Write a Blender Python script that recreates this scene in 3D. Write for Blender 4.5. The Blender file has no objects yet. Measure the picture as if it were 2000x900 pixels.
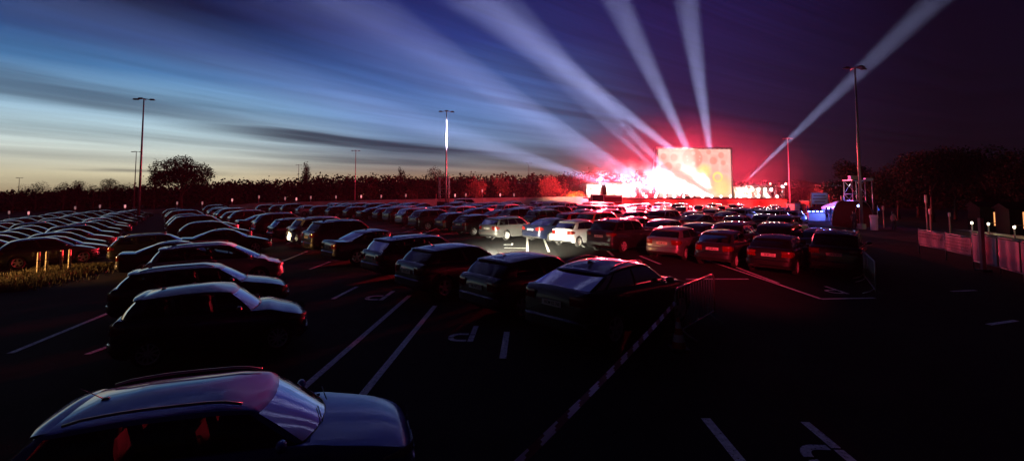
import bpy, bmesh, math, random
from mathutils import Vector, Matrix, Euler
import numpy as np
R = math.radians
sc = bpy.context.scene
COL = sc.collection
F, H, HY = 950.0, 3.1, 376.0          # focal length and horizon in photo pixels, eye height
PITCH = R(3.5)
YPP = HY - F * math.tan(PITCH)

# ------------------------------------------------------------------ place helpers
def zg(x, y):                           # ground height bent down to both sides to match the bowed horizon
    return -0.0165 * x * x / max(y, 15.0) if y > -40 else -0.0165 * x * x / 15.0

def ray(px, py):
    v = Vector(((px - 1000) / F, -(py - YPP) / F, -1.0))
    c, s = math.cos(math.pi / 2 + PITCH), math.sin(math.pi / 2 + PITCH)
    return Vector((v.x, v.y * c - v.z * s, v.y * s + v.z * c))

def P(px, py, D):                       # point seen at (px,py), D metres ahead
    r = ray(px, py)
    return Vector((0, 0, H)) + r * (D / r.y)

def G(px, py, z=0.0):                   # point on the ground seen at (px,py)
    r = ray(px, py)
    t = H / -r.z if r.z < -1e-4 else 400
    for _ in range(30):
        p = Vector((0, 0, H)) + r * t
        t += 0.8 * (p.z - (zg(p.x, p.y) + z)) / max(-r.z, 1e-3)
    return Vector((0, 0, H)) + r * t

def A(px, D):                           # ground point in the column px at distance D
    x = (px - 1000) / F * D
    return Vector((x, D, zg(x, D)))

# ------------------------------------------------------------------ materials
MATS = {}
def mat(name, col=(.5, .5, .5), rough=.5, metal=0., coat=0., emis=None, estr=0., spec=.5, noise=None, bump=None, alpha=None, transl=0):
    if name in MATS: return MATS[name]
    m = bpy.data.materials.new(name); m.use_nodes = True
    nt = m.node_tree; b = nt.nodes['Principled BSDF']
    b.inputs['Base Color'].default_value = (*col, 1)
    b.inputs['Roughness'].default_value = rough
    b.inputs['Metallic'].default_value = metal
    b.inputs['Coat Weight'].default_value = coat
    b.inputs['Coat Roughness'].default_value = .06
    b.inputs['Specular IOR Level'].default_value = spec
    if emis:
        b.inputs['Emission Color'].default_value = (*emis, 1); b.inputs['Emission Strength'].default_value = estr
    if noise:                            # (scale, amount): uneven colour
        tc = nt.nodes.new('ShaderNodeTexCoord'); n = nt.nodes.new('ShaderNodeTexNoise')
        n.inputs['Scale'].default_value = noise[0]; n.inputs['Detail'].default_value = 6
        r = nt.nodes.new('ShaderNodeMapRange'); r.inputs[1].default_value = .3; r.inputs[2].default_value = .7
        r.inputs[3].default_value = 1 - noise[1]; r.inputs[4].default_value = 1 + noise[1]
        mx = nt.nodes.new('ShaderNodeVectorMath'); mx.operation = 'SCALE'; mx.inputs[0].default_value = col
        nt.links.new(tc.outputs['Object'], n.inputs['Vector']); nt.links.new(n.outputs[0], r.inputs[0])
        nt.links.new(r.outputs[0], mx.inputs['Scale']); nt.links.new(mx.outputs[0], b.inputs['Base Color'])
        r2 = nt.nodes.new('ShaderNodeMapRange'); r2.inputs[3].default_value = max(0, rough - .08); r2.inputs[4].default_value = min(1, rough + .12)
        nt.links.new(n.outputs[0], r2.inputs[0]); nt.links.new(r2.outputs[0], b.inputs['Roughness'])
    if bump:
        tc = nt.nodes.new('ShaderNodeTexCoord'); n = nt.nodes.new('ShaderNodeTexNoise'); n.inputs['Scale'].default_value = bump[0]
        n.inputs['Detail'].default_value = 4
        bp = nt.nodes.new('ShaderNodeBump'); bp.inputs['Strength'].default_value = bump[1]; bp.inputs['Distance'].default_value = .02
        nt.links.new(tc.outputs['Object'], n.inputs['Vector']); nt.links.new(n.outputs[0], bp.inputs['Height']); nt.links.new(bp.outputs[0], b.inputs['Normal'])
    MATS[name] = m
    return m

PAINT = {}
def paint(name, col, metal=.35, rough=.38):
    m = mat('paint_' + name, col, rough, metal, coat=1.0, noise=(3.0, .10))
    PAINT[name] = m
paint('black', (.006, .006, .008), .1)
paint('dark grey', (.03, .032, .038), .5)
paint('dark blue', (.008, .012, .034), .4)
paint('silver', (.30, .31, .33), .75, .32)
paint('white', (.5, .5, .52), 0., .4)
paint('mid grey', (.11, .11, .11), .4)
paint('red', (.30, .012, .012), .2)
paint('blue', (.03, .08, .36), .35, .45)
paint('pale grey', (.42, .42, .44), .4)

glass = bpy.data.materials.new('tinted_glass'); glass.use_nodes = True
nt = glass.node_tree; nt.nodes.clear()
o_ = nt.nodes.new('ShaderNodeOutputMaterial'); mx = nt.nodes.new('ShaderNodeMixShader'); tr = nt.nodes.new('ShaderNodeBsdfTransparent')
gl = nt.nodes.new('ShaderNodeBsdfGlossy'); fr = nt.nodes.new('ShaderNodeFresnel'); fr.inputs[0].default_value = 1.38
tr.inputs[0].default_value = (.42, .45, .46, 1); gl.inputs['Roughness'].default_value = .03
nt.links.new(fr.outputs[0], mx.inputs[0]); nt.links.new(tr.outputs[0], mx.inputs[1]); nt.links.new(gl.outputs[0], mx.inputs[2]); nt.links.new(mx.outputs[0], o_.inputs[0])
MATS['glass'] = glass
M_far_glass = mat('dark_window', (.004, .004, .006), .05, spec=.6)
M_trim = mat('black_trim', (.012, .012, .012), .45)
M_int = mat('cabin_lining', (.02, .02, .022), .8)
M_seat = mat('seat_cloth', (.05, .045, .045), .85, bump=(60, .3))
M_tyre = mat('tyre_rubber', (.012, .012, .012), .8)
M_rim = mat('alloy_rim', (.7, .7, .72), .35, .5)
M_tail = mat('tail_lens', (.16, .008, .006), .15, coat=1)
M_tail_on = mat('tail_lens_lit', (.4, .02, .015), .2, emis=(1, .05, .03), estr=2.5)
M_head = mat('head_lens', (.25, .26, .28), .25, .1, spec=.4)
M_head_on = mat('head_lens_lit', (.8, .8, .8), .2, emis=(1, .93, .75), estr=30)
M_plate = mat('plate_white', (.55, .55, .52), .4)
M_ink = mat('plate_ink', (.01, .01, .01), .5)
M_band = mat('plate_blue', (.01, .04, .3), .4)
M_chrome = mat('chrome', (.7, .7, .72), .15, 1.)
M_rail = mat('rail_metal', (.25, .25, .26), .35, .8)
M_mast = mat('galvanised_steel', (.36, .37, .38), .42, .7, noise=(4, .15))
M_lamp = mat('lamp_housing', (.1, .1, .11), .5, .3)
M_opal = mat('opal_lamp_glass', (.8, .8, .8), .3, emis=(1, .5, .5), estr=.22)
M_opal2 = mat('opal_lamp_glass_bright', (.8, .8, .8), .3, emis=(1, .4, .42), estr=.8)
M_black = mat('black_fabric', (.01, .01, .01), .9)
M_leaf = mat('dark_foliage', (.010, .016, .006), .8, spec=.2)
M_leaf2 = mat('red_lit_foliage', (.10, .06, .03), .7)  # leaf tone raised and reddened to carry the red stage light
M_bark = mat('bark', (.06, .045, .035), .9, bump=(20, .8))
M_white = mat('white_board', (.75, .74, .72), .6, noise=(1.5, .08))
M_line = None

# ------------------------------------------------------------------ mesh builder
class MB:
    def __init__(s): s.v = []; s.f = []; s.m = []; s.sm = []
    def add(s, vs, fs, m=0, smooth=True):
        o = len(s.v); s.v += [tuple(v) for v in vs]
        for f in fs: s.f.append(tuple(i + o for i in f)); s.m.append(m); s.sm.append(smooth)
    def box(s, c, d, m=0, rot=None, taper=1.0):
        vs = []
        for z in (-1, 1):
            k = taper if z > 0 else 1
            for (x, y) in ((-1, -1), (1, -1), (1, 1), (-1, 1)):
                p = Vector((x * d[0] / 2 * k, y * d[1] / 2 * k, z * d[2] / 2))
                if rot is not None: p = rot @ p
                vs.append(p + Vector(c))
        s.add(vs, [(3, 2, 1, 0), (4, 5, 6, 7), (0, 1, 5, 4), (1, 2, 6, 5), (2, 3, 7, 6), (3, 0, 4, 7)], m, False)
    def tube(s, pts, r, n=8, m=0, caps=True):
        pts = [Vector(p) for p in pts]; rs = r if isinstance(r, (list, tuple)) else [r] * len(pts)
        vs = []
        for i, p in enumerate(pts):
            d = (pts[min(i + 1, len(pts) - 1)] - pts[max(i - 1, 0)]).normalized()
            u = d.cross(Vector((0, 0, 1)) if abs(d.z) < .95 else Vector((1, 0, 0))).normalized(); w = d.cross(u)
            for k in range(n):
                a = 2 * math.pi * k / n
                vs.append(p + (u * math.cos(a) + w * math.sin(a)) * rs[i])
        fs = []
        for i in range(len(pts) - 1):
            for k in range(n):
                k2 = (k + 1) % n
                fs.append((i * n + k, (i + 1) * n + k, (i + 1) * n + k2, i * n + k2))
        if caps: fs += [tuple(range(n)), tuple(reversed(range((len(pts) - 1) * n, len(pts) * n)))]
        s.add(vs, fs, m)
    def lathe(s, prof, axis='z', c=(0, 0, 0), n=20, m=0):       # prof: (radius, height)
        vs = []
        for (r_, h_) in prof:
            for k in range(n):
                a = 2 * math.pi * k / n
                if axis == 'z': p = (r_ * math.cos(a), r_ * math.sin(a), h_)
                else: p = (h_, r_ * math.cos(a), r_ * math.sin(a))
                vs.append(Vector(p) + Vector(c))
        fs = []
        for i in range(len(prof) - 1):
            for k in range(n):
                k2 = (k + 1) % n
                fs.append((i * n + k, i * n + k2, (i + 1) * n + k2, (i + 1) * n + k))
        s.add(vs, fs, m)
    def grid(s, rows, m=0, matf=None, skip=None, smooth=True):
        nr, nc = len(rows), len(rows[0]); o = len(s.v)
        for r_ in rows: s.v += [tuple(p) for p in r_]
        for i in range(nr - 1):
            for j in range(nc - 1):
                if skip and skip(i, j): continue
                s.f.append((o + i * nc + j, o + i * nc + j + 1, o + (i + 1) * nc + j + 1, o + (i + 1) * nc + j))
                s.m.append(matf(i, j) if matf else m); s.sm.append(smooth)
    def mirror(s):
        n = len(s.v); nf = len(s.f)
        s.v += [(-x, y, z) for x, y, z in s.v]
        for i in range(nf):
            s.f.append(tuple(reversed([j + n for j in s.f[i]]))); s.m.append(s.m[i]); s.sm.append(s.sm[i])
    def join(s, o): 
        k = len(s.v); s.v += o.v; s.f += [tuple(i + k for i in f) for f in o.f]; s.m += o.m; s.sm += o.sm
    def mesh(s, name, mats, weld=False, sharp=None, recalc=False):
        me = bpy.data.meshes.new(name)
        me.from_pydata(s.v, [], s.f)
        for m in mats: me.materials.append(m)
        me.polygons.foreach_set('material_index', s.m); me.polygons.foreach_set('use_smooth', s.sm)
        if True:
            b = bmesh.new(); b.from_mesh(me)
            lo = [v for v in b.verts if not v.link_faces]
            if lo: bmesh.ops.delete(b, geom=lo, context='VERTS')
            if weld: bmesh.ops.remove_doubles(b, verts=b.verts, dist=2e-4)
            if recalc: bmesh.ops.recalc_face_normals(b, faces=b.faces)
            b.to_mesh(me); b.free()
        if sharp: me.set_sharp_from_angle(angle=R(sharp))
        me.update()
        return me
    def build(s, name, mats, parent=None, **k):
        if not isinstance(mats, (list, tuple)): mats = [mats]
        return link(name, s.mesh(name, mats, **k), parent)

def link(name, data, parent=None, loc=None, rot=None):
    o = bpy.data.objects.new(name, data); COL.objects.link(o)
    if parent: o.parent = parent
    if loc is not None: o.location = loc
    if rot is not None: o.rotation_euler = rot
    return o
def tag(o, label=None, cat=None, group=None, kind=None):
    if label: o['label'] = label
    if cat: o['category'] = cat
    if group: o['group'] = group
    if kind: o['kind'] = kind
    return o
def empty(name, loc=(0, 0, 0), rz=0, label=None, cat=None, group=None):
    o = link(name, None, loc=loc, rot=(0, 0, rz)); o.empty_display_size = .3
    return tag(o, label, cat, group)

# ------------------------------------------------------------------ interpolation
def interp(pts, x):
    """smooth monotone-ish interpolation through (x, y) control points"""
    n = len(pts)
    if x <= pts[0][0]: return pts[0][1]
    if x >= pts[-1][0]: return pts[-1][1]
    for i in range(n - 1):
        if x <= pts[i + 1][0]: break
    def slope(k):
        if k <= 0 or k >= n - 1:
            k = min(max(k, 0), n - 2)
            return (pts[k + 1][1] - pts[k][1]) / (pts[k + 1][0] - pts[k][0])
        a = (pts[k][1] - pts[k - 1][1]) / (pts[k][0] - pts[k - 1][0]); b = (pts[k + 1][1] - pts[k][1]) / (pts[k + 1][0] - pts[k][0])
        return 0 if a * b <= 0 else 2 * a * b / (a + b)
    x0, y0 = pts[i]; x1, y1 = pts[i + 1]; h = x1 - x0; t = (x - x0) / h
    m0, m1 = slope(i), slope(i + 1)
    return (2 * t**3 - 3 * t**2 + 1) * y0 + (t**3 - 2 * t**2 + t) * h * m0 + (-2 * t**3 + 3 * t**2) * y1 + (t**3 - t**2) * h * m1

# ------------------------------------------------------------------ car kinds
# L length, W width, Z roof height, bf/br belt height front/rear, hf bonnet height, cowl/rf/rr/rb: fractions of length from the nose
KINDS = {
 'hatchback': dict(L=4.1, W=1.76, Z=1.46, bf=.96, br=1.02, hf=.84, cowl=.27, rf=.44, rr=.87, rb=.965, deck=None, wb=2.55, wr=.31, pil=[.44, .48, .86, .90]),
 'round hatch': dict(L=3.84, W=1.78, Z=1.53, bf=1.0, br=1.04, hf=.93, cowl=.285, rf=.42, rr=.89, rb=.965, deck=None, wb=2.5, wr=.31, pil=[.52, .56, .90, .94]),
 'city car': dict(L=3.57, W=1.63, Z=1.49, bf=.96, br=1.0, hf=.86, cowl=.24, rf=.40, rr=.84, rb=.95, deck=None, wb=2.3, wr=.29, pil=[.52, .56, .88, .92]),
 'estate': dict(L=4.6, W=1.82, Z=1.47, bf=.95, br=1.0, hf=.84, cowl=.27, rf=.42, rr=.90, rb=.975, deck=None, wb=2.7, wr=.32, pil=[.34, .37, .66, .69]),
 'saloon': dict(L=4.6, W=1.80, Z=1.43, bf=.94, br=1.0, hf=.83, cowl=.28, rf=.43, rr=.70, rb=.865, deck=1.02, wb=2.72, wr=.32, pil=[.44, .48, .86, .90]),
 'suv': dict(L=4.5, W=1.86, Z=1.68, bf=1.08, br=1.14, hf=1.0, cowl=.25, rf=.40, rr=.88, rb=.965, deck=None, wb=2.66, wr=.35, pil=[.37, .40, .72, .76]),
 'coupe suv': dict(L=4.48, W=1.84, Z=1.55, bf=1.03, br=1.14, hf=.97, cowl=.27, rf=.44, rr=.80, rb=.965, deck=None, wb=2.66, wr=.35, pil=[.45, .49, .84, .88]),
 'minivan': dict(L=4.6, W=1.83, Z=1.66, bf=1.04, br=1.12, hf=.92, cowl=.19, rf=.40, rr=.90, rb=.97, deck=None, wb=2.76, wr=.33, pil=[.38, .41, .70, .73]),
 'van': dict(L=5.0, W=1.92, Z=1.97, bf=1.2, br=1.22, hf=1.06, cowl=.17, rf=.31, rr=.94, rb=.985, deck=None, wb=3.0, wr=.34, pil=[.30, .34, .62, .66]),
}

def car_geo(k):
    c = KINDS[k]; L, W2, Z = c['L'], c['W'] / 2, c['Z']; n = L / 2
    Y = lambda f: n - f * L
    cowl, rf, rr, rb = Y(c['cowl']), Y(c['rf']), Y(c['rr']), Y(c['rb'])
    wy = c['wb'] / 2; fy, ry = wy + .04, -wy + .04
    if c['deck']:
        T = [(-n, c['deck'] - .24), (-n + .05, c['deck'] - .05), (-n + .16, c['deck']), (rb + .05, c['deck'] - .02), (rb + .3, c['br']), (0, (c['bf'] + c['br']) / 2), (cowl, c['bf'] - .02), (cowl + .25, c['hf'] + .05), (n - .55, c['hf'] - .06), (n - .18, c['hf'] - .17), (n - .05, c['hf'] - .25), (n, c['hf'] - .33)]
    else:
        T = [(-n, c['br'] - .30), (-n + .05, c['br'] - .08), (-n + .16, c['br']), (0, (c['bf'] + c['br']) / 2), (cowl, c['bf'] - .02), (cowl + .22, c['hf'] + .05), (n - .5, c['hf'] - .05), (n - .18, c['hf'] - .15), (n - .05, c['hf'] - .24), (n, c['hf'] - .33)]
    Wc = [(-n, .80), (-n + .05, .88), (-n + .18, .945), (-n + .6, .985), (0, 1.), (n - .9, .985), (n - .4, .93), (n - .16, .84), (n - .05, .74), (n, .62)]
    Bc = [(-n, .40), (-n + .12, .27), (-n + .5, .21), (n - .5, .20), (n - .12, .24), (n, .34)]
    cw = lambda y: W2 * interp(Wc, y); ct = lambda y: interp(T, y); cb = lambda y: interp(Bc, y)
    top = lambda y, x: ct(y) + .045 * (1 - min(1, (x / (.9 * cw(y))) ** 2))
    AR = c['wr'] + .055
    # ---- lower body
    ys = set()
    for y in np.linspace(-n, n, 30): ys.add(round(float(y), 3))
    for e in (0, .02, .05, .09, .14, .2): ys.add(round(n - e, 3)); ys.add(round(-n + e, 3))
    for w in (fy, ry):
        for a in (-1, -.985, -.93, -.8, -.6, -.3, 0, .3, .6, .8, .93, .985, 1): ys.add(round(w + a * AR, 3))
    for y in (cowl, cowl - .14, rb, rb + .12): ys.add(round(y, 3))
    ys = sorted(ys); ys2 = [ys[0]]
    for y in ys[1:]:
        if y - ys2[-1] > .012: ys2.append(y)
    ys = ys2; ys[-1] = n
    rows = []; tub = []
    for y in ys:
        w, t, b = cw(y), ct(y), cb(y)
        za = 0
        for wc in (fy, ry):
            if abs(y - wc) < AR: za = c['wr'] + math.sqrt(max(0, AR * AR - (y - wc) ** 2))
        incab = (rb + .10) < y < (cowl - .10)
        q = lambda z: max(z, za)
        side = [(.93 * w, t), (.965 * w, t - .035), (.985 * w, t - .11), (1.0 * w, t - .24), (1.0 * w, max((t + b) / 2, .0)), (.99 * w, b + .16), (.975 * w, b + .07), (.94 * w, b)]
        side = [(x, max(z, za) if za else z) for x, z in side]
        row = [(0, top(y, 0)), (.45 * w, top(y, .45 * w)), (.72 * w, top(y, .72 * w)), (.86 * w, top(y, .86 * w) * .5 + (t + .012) * .5)]
        if incab: row = [(0, t - .30), (.45 * w, t - .30), (.80 * w, t - .30), (.86 * w, t + .0)]
        row += side + [(.70 * w, max(b, za)), (.68 * w, b if za == 0 else max(b, .24)), (0, b)]
        rows.append([Vector((x, y, z)) for x, z in row])
    body = MB()
    def mf(i, j):
        ym = (ys[i] + ys[i + 1]) / 2
        if j <= 2 and (rb + .10) < ym < (cowl - .10): return 1
        if j >= 11: return 1
        return 0
    body.grid([list(reversed(r_)) for r_ in rows], matf=lambda i, j: mf(i, 13 - j))
    # end caps
    for r_, s_ in ((rows[0], 1), (rows[-1], -1)):
        o = len(body.v); body.v += [tuple(p) for p in r_]; f = tuple(range(o, o + len(r_)))
        body.f.append(f if s_ > 0 else tuple(reversed(f))); body.m.append(0); body.sm.append(True)
    # ---- greenhouse
    wg = .885; wr_ = {'van': .86, 'suv': .80, 'minivan': .79, 'city car': .79, 'round hatch': .82}.get(k, .76)
    zr = lambda y: Z - .05 - .055 * max(0, (y - (rf - .5)) / .5) ** 1.5 * (1 if y > rf - .5 else 0) - (.07 if k != 'coupe suv' else .12) * max(0, ((rr + 1.1) - y) / 1.1) ** 1.8 * (1 if y < rr + 1.1 else 0)
    crown = .05
    cols = []                            # (yb, xb, yt, xt)
    for f_, dy in ((0, .11), (.3, .09), (.6, .035), (.86, -.05), (.955, -.095)):
        cols.append((cowl + dy, f_ * wg, rf + dy * .45 + .02, f_ * wr_))
    y0b, y0t = cowl - .17, rf - .10; y1b, y1t = rb + .17, rr + .10
    pil = c['pil']; fr_ = [0, .12, pil[0] * .5, pil[0] - .01, pil[0], pil[1], pil[1] + .01, (pil[1] + pil[2]) / 2, pil[2] - .01, pil[2], pil[3], min(pil[3] + .01, .97), .98, 1.]
    fr_ = sorted(set(round(f_, 4) for f_ in fr_))
    nF = len(cols)
    for f_ in fr_: cols.append((y0b + (y1b - y0b) * f_, wg, y0t + (y1t - y0t) * f_, wr_))
    nS = len(cols)
    for f_, dy in ((.955, .09), (.86, .045), (.6, -.0), (.3, -.02), (0, -.03)):
        cols.append((rb + dy, f_ * wg, rr + dy * .5, f_ * wr_))
    rvals = [0, .06, .22, .45, .7, .90, .97, 1.0]
    def cpt(j, r_):
        yb, xb, yt, xt = cols[j]
        taper = 1 - .05 * max(0, (-yt) / n)
        B = Vector((xb * cw(yb), yb, top(yb, xb * cw(yb)) - .012)); Tt = Vector((xt * W2 * taper, yt, zr(yt) + .012 * (1 - (xt / wr_) ** 2)))
        p = B.lerp(Tt, r_); bu = math.sin(math.pi * r_)
        p.x += .022 * bu * (1 if xb > .9 * wg else xb / wg)
        if j < nF: p.y += .03 * bu
        elif j >= nS: p.y -= .03 * bu
        if r_ > .9: p.z += .004
        return p
    grows = [[cpt(j, r_) for j in range(len(cols))] for r_ in rvals]
    def spine(j):
        yt = cols[j][2]
        return min(max(yt, rr + .4), rf - .45)
    for t_ in (.025, .07, .16, .35, .65, 1.0):
        row = []
        for j in range(len(cols)):
            p = cpt(j, 1.0); ysp = spine(j)
            y = p.y + (ysp - p.y) * t_; x = p.x * (1 - t_); z = (p.z * (1 - t_) + (zr(y) + .016) * t_) + crown * (1 - (1 - t_) ** 2.2)
            z += 0.012 * min(1, t_ / .1)
            row.append(Vector((x, y, z)))
        grows.append(row)
    jA = nF                               # first side column
    idx = lambda f_: nF + fr_.index(round(f_, 4))
    win = [(nF, idx(pil[0])), (idx(pil[1]), idx(pil[2]))]
    if pil[3] < .9: win.append((idx(pil[3]), nF + len(fr_) - 2))
    elif k in ('hatchback', 'round hatch'): pass
    def gl_(i, j):
        if 1 <= i <= 4:
            if j < nF - 1: return 'w'
            if nS < j + 1 and j >= nS: return 'r'
            for a, b in win:
                if a <= j < b: return 's'
        return None
    def gm(i, j):
        if i <= 5 and nF <= j < nS - 1 and 1 <= i <= 4:
            for (a, b), (a2, b2) in zip(win, win[1:]):
                if b <= j < a2: return 2
        if i == 0 and nF - 1 <= j < nS: return 2
        if i == 0 and j < nF: return 2
        return 0
    body.grid(grows, matf=gm, skip=lambda i, j: gl_(i, j) is not None)
    body.mirror()
    out = {'body': body}
    for key, tagc in (('windscreen', 'w'), ('rear_window', 'r')):
        g = MB(); g.grid(grows, skip=lambda i, j: gl_(i, j) != tagc); g.mirror(); out[key] = g
    out['panes'] = []
    for sgn in (1, -1):
        for wi, (a, b_) in enumerate(win):
            g = MB(); g.grid([[Vector((p.x * sgn, p.y, p.z)) for p in r_] for r_ in grows], skip=lambda i, j: gl_(i, j) != 's' or not (a <= j < b_))
            key = 'side_window#%d%d' % (sgn + 1, wi); out[key] = g; out['panes'].append(key)
    # ---- wrap strips (lights, bumpers)
    def wrap(sgn, ya, end, xin, z0, z1, off, taper=0):
        e = n * end; pts = []
        for i in range(9):
            y = ya + (e - ya) * (i / 8) ** .6
            pts.append((cw(y) * 1.0 + off * .5, y))
        w_e = cw(e)
        for x in np.linspace(w_e * .93, xin, 4): pts.append((float(x), e + off * end * .9))
        rows_ = []
        m_ = len(pts)
        for zf in (0, .15, .5, .85, 1):
            row = []
            for q, (x, y) in enumerate(pts):
                tp = min(1, q / 3.0) if taper else 1
                z = z0 + (z1 - z0) * (.5 + (zf - .5) * (1 - taper * (1 - tp)))
                ins = 0 if .1 < zf < .9 else off * .9
                cx = x - (ins if y * end < n - .02 or q < 9 else 0); cy = y - end * (ins if q >= 8 else 0)
                row.append(Vector((sgn * cx, cy, z)))
            rows_.append(row)
        g = MB(); g.grid(rows_ if sgn * end < 0 else [list(reversed(r_)) for r_ in rows_])
        return g
    zt = c['br'] if not c['deck'] else c['deck']
    tl0, tl1 = (zt - .30, zt - .08)
    if k in ('suv', 'minivan', 'coupe suv'): tl0, tl1 = zt - .26, zt - .07
    if k == 'van': tl0, tl1 = zt - .42, zt - .1
    for s_, key in ((1, 'tail_light_a'), (-1, 'tail_light_b')): out[key] = wrap(s_, -n + .30, -1, .52 * W2, tl0, tl1, .012, .5)
    hz0, hz1 = c['hf'] - .27, c['hf'] - .15
    for s_, key in ((1, 'headlight_a'), (-1, 'headlight_b')): out[key] = wrap(s_, n - .40, 1, .46 * W2, hz0, hz1, .012, .7)
    rbm = MB()
    for s_ in (1, -1): rbm.join(wrap(s_, -n + .34, -1, 0, .36, .60, .045))
    out['rear_bumper'] = rbm
    fbm = MB()
    for s_ in (1, -1): fbm.join(wrap(s_, n - .34, 1, 0, .30, .47, .035))
    out['front_bumper'] = fbm
    g = MB(); g.box((0, n + .005, c['hf'] - .37), (W2 * .85, .03, .11)); out['grille'] = g
    # plate
    pz = .50 if k in ('round hatch', 'city car') and False else (.78 if k != 'van' else .9)
    if k in ('suv', 'coupe suv'): pz = .86
    g = MB(); g.box((0, -n - .016, pz), (.52, .012, .115)); out['plate'] = g
    g = MB(); g.box((0, n + .045, .385), (.52, .012, .11)); out['front_plate'] = g
    # wheels (at origin, axle along x)
    wr = c['wr']; tw = .20
    ty = MB(); ty.lathe([(wr * .68, -tw / 2 + .01), (wr * .80, -tw / 2), (wr * .95, -tw / 2 + .015), (wr, -tw / 2 + .05), (wr, tw / 2 - .05), (wr * .95, tw / 2 - .015), (wr * .80, tw / 2), (wr * .68, tw / 2 - .01)], axis='x', n=28)
    rim = MB(); rim.lathe([(wr * .69, -tw / 2 + .02), (wr * .69, tw / 2 - .005), (wr * .64, tw / 2 - .01), (wr * .62, tw / 2 - .05), (wr * .60, 0)], axis='x', n=28)
    rim.lathe([(wr * .60, 0), (0.001, 0)], axis='x', n=28, m=1)
    nsp = 10 if k in ('round hatch',) else 5
    for q in range(nsp):
        a = 2 * math.pi * q / nsp
        rot = Matrix.Rotation(a, 3, 'X')
        rim.box(rot @ Vector((tw / 2 - .035, 0, wr * .34)), (.03, .035 if nsp == 10 else .075, wr * .62), 0, rot)
    rim.lathe([(.055, tw / 2 - .06), (.055, tw / 2 - .015), (.001, tw / 2 - .012)], axis='x', n=12)
    out['tyre'], out['rim'] = ty, rim
    out['wheel_pos'] = [(sx * (W2 - .115), yy) for yy in (fy, ry) for sx in (1, -1)]
    # mirrors, handles, antenna, rails, spoiler, wipers
    for s_, key in ((1, 'door_mirror_a'), (-1, 'door_mirror_b')):
        g = MB(); bx = s_ * (cw(cowl - .35) * .95)
        g.box((bx + s_ * .03, cowl - .33, c['bf'] + .03), (.10, .05, .03))
        b = bmesh.new(); bmesh.ops.create_uvsphere(b, u_segments=12, v_segments=8, radius=1)
        vs = [(bx + s_ * .13 + v.co.x * .105, cowl - .34 + v.co.y * .065, c['bf'] + .085 + v.co.z * .07) for v in b.verts]
        g.add(vs, [tuple(v.index for v in f.verts) for f in b.faces]); b.free()
        out[key] = g
    for s_ in (1, -1):
        for fi, f_ in enumerate(((pil[0] - .07), (pil[2] - .12))):
            g = MB(); yy = y0b + (y1b - y0b) * f_
            g.box((s_ * (cw(yy) * 1.0 + .008), yy, ct(yy) - .16), (.03, .19, .028))
            out['door_handle#%d%d' % (s_ + 1, fi)] = g
    g = MB()
    if k in ('hatchback', 'saloon', 'estate', 'round hatch', 'city car'):
        g.tube([(0, rr + .38, Z - .0), (0, rr + .12, Z + .16)], [.006, .003], 6)
        g.box((0, rr + .40, Z - .0), (.05, .1, .03), taper=.6)
    else:
        g.add([(-.02, rr + .5, Z - .01), (.02, rr + .5, Z - .01), (.02, rr + .28, Z - .02), (-.02, rr + .28, Z - .02), (0, rr + .3, Z + .06), (0, rr + .34, Z + .05)], [(0, 1, 5), (1, 2, 4, 5), (2, 3, 4), (3, 0, 5, 4)], 0, False)
    out['antenna'] = g
    if k in ('estate', 'suv', 'coupe suv', 'minivan'):
        for s_ in (1, -1):
            g = MB(); pts = []
            for q in range(11):
                y = rf - .15 + (rr + .25 - rf + .15) * q / 10
                pts.append((s_ * wr_ * W2 * .90, y, zr(y) + .055 + .035 * math.sin(math.pi * q / 10) ** .3))
            g.tube(pts, .017, 6)
            out['roof_rail#%d' % (s_ + 1)] = g
    if not c['deck']:
        g = MB(); rows_ = []
        for (dy, dz) in ((.14, .012), (.05, .018), (-.07, .0), (-.085, -.02), (-.02, -.03), (.08, -.015)):
            rows_.append([Vector((x * W2 * wr_ * .93, rr + dy + .05 * -abs(x) ** 3 * -1, zr(rr) + .05 + dz - .035 * abs(x) ** 3)) for x in np.linspace(-1, 1, 11)])
        g.grid(rows_); out['spoiler'] = g
    bz = c['bf']
    for x0 in (-.28, .22):
        g = MB(); out['wiper#%d' % (x0 > 0)] = g
        g.tube([(x0 * W2 * 1.6, cowl + .07, bz + .03), (x0 * W2 * 1.6 - .35, cowl - .02, bz + .10)], .008, 5)
    # seats
    seats = []
    sy = (rf + rr) / 2 + .45
    for s_ in (1, -1):
        seats.append((s_ * W2 * .42, sy))
    for s_ in (1, -1):
        seats.append((s_ * W2 * .42, sy - .85))
    g = MB(); g.box((0, 0, .27), (.46, .13, .56), 0, Matrix.Rotation(R(12), 3, 'X'), .86); out['seat'] = g
    g = MB(); g.lathe([(.001, -.07), (.10, -.06), (.12, 0), (.10, .06), (.001, .07)], axis='z', c=(0, -.09, .63), n=12); out['headrest'] = g
    out['seats'] = [(x, y, c['bf'] - .34) for x, y in seats]
    g = MB(); pts = [(-W2 * .42 + .18 * math.cos(a), sy + .62 - .06 * math.sin(a), c['bf'] + .02 + .17 * math.sin(a)) for a in np.linspace(0, 2 * math.pi, 19)]
    g.tube(pts, .014, 6, caps=False); g.tube([pts[0], pts[9]], .014, 5); out['steering_wheel'] = g
    # crease line strip along the side (chrome) for some
    out['info'] = dict(n=n, W2=W2, rr=rr, rf=rf, Z=Z, rb=rb, cowl=cowl, ct=ct, cw=cw, pz=pz)
    return out

GEO = {k: car_geo(k) for k in KINDS}
MESH = {}
def gm_(kind, key, mats, **kw):
    i = (kind, key)
    if i not in MESH: MESH[i] = GEO[kind][key].mesh(pname(key), mats, **kw)
    return MESH[i]
def pname(key): return key.split('#')[0][:-2] if key.endswith(('_a', '_b')) else key.split('#')[0]

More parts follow.
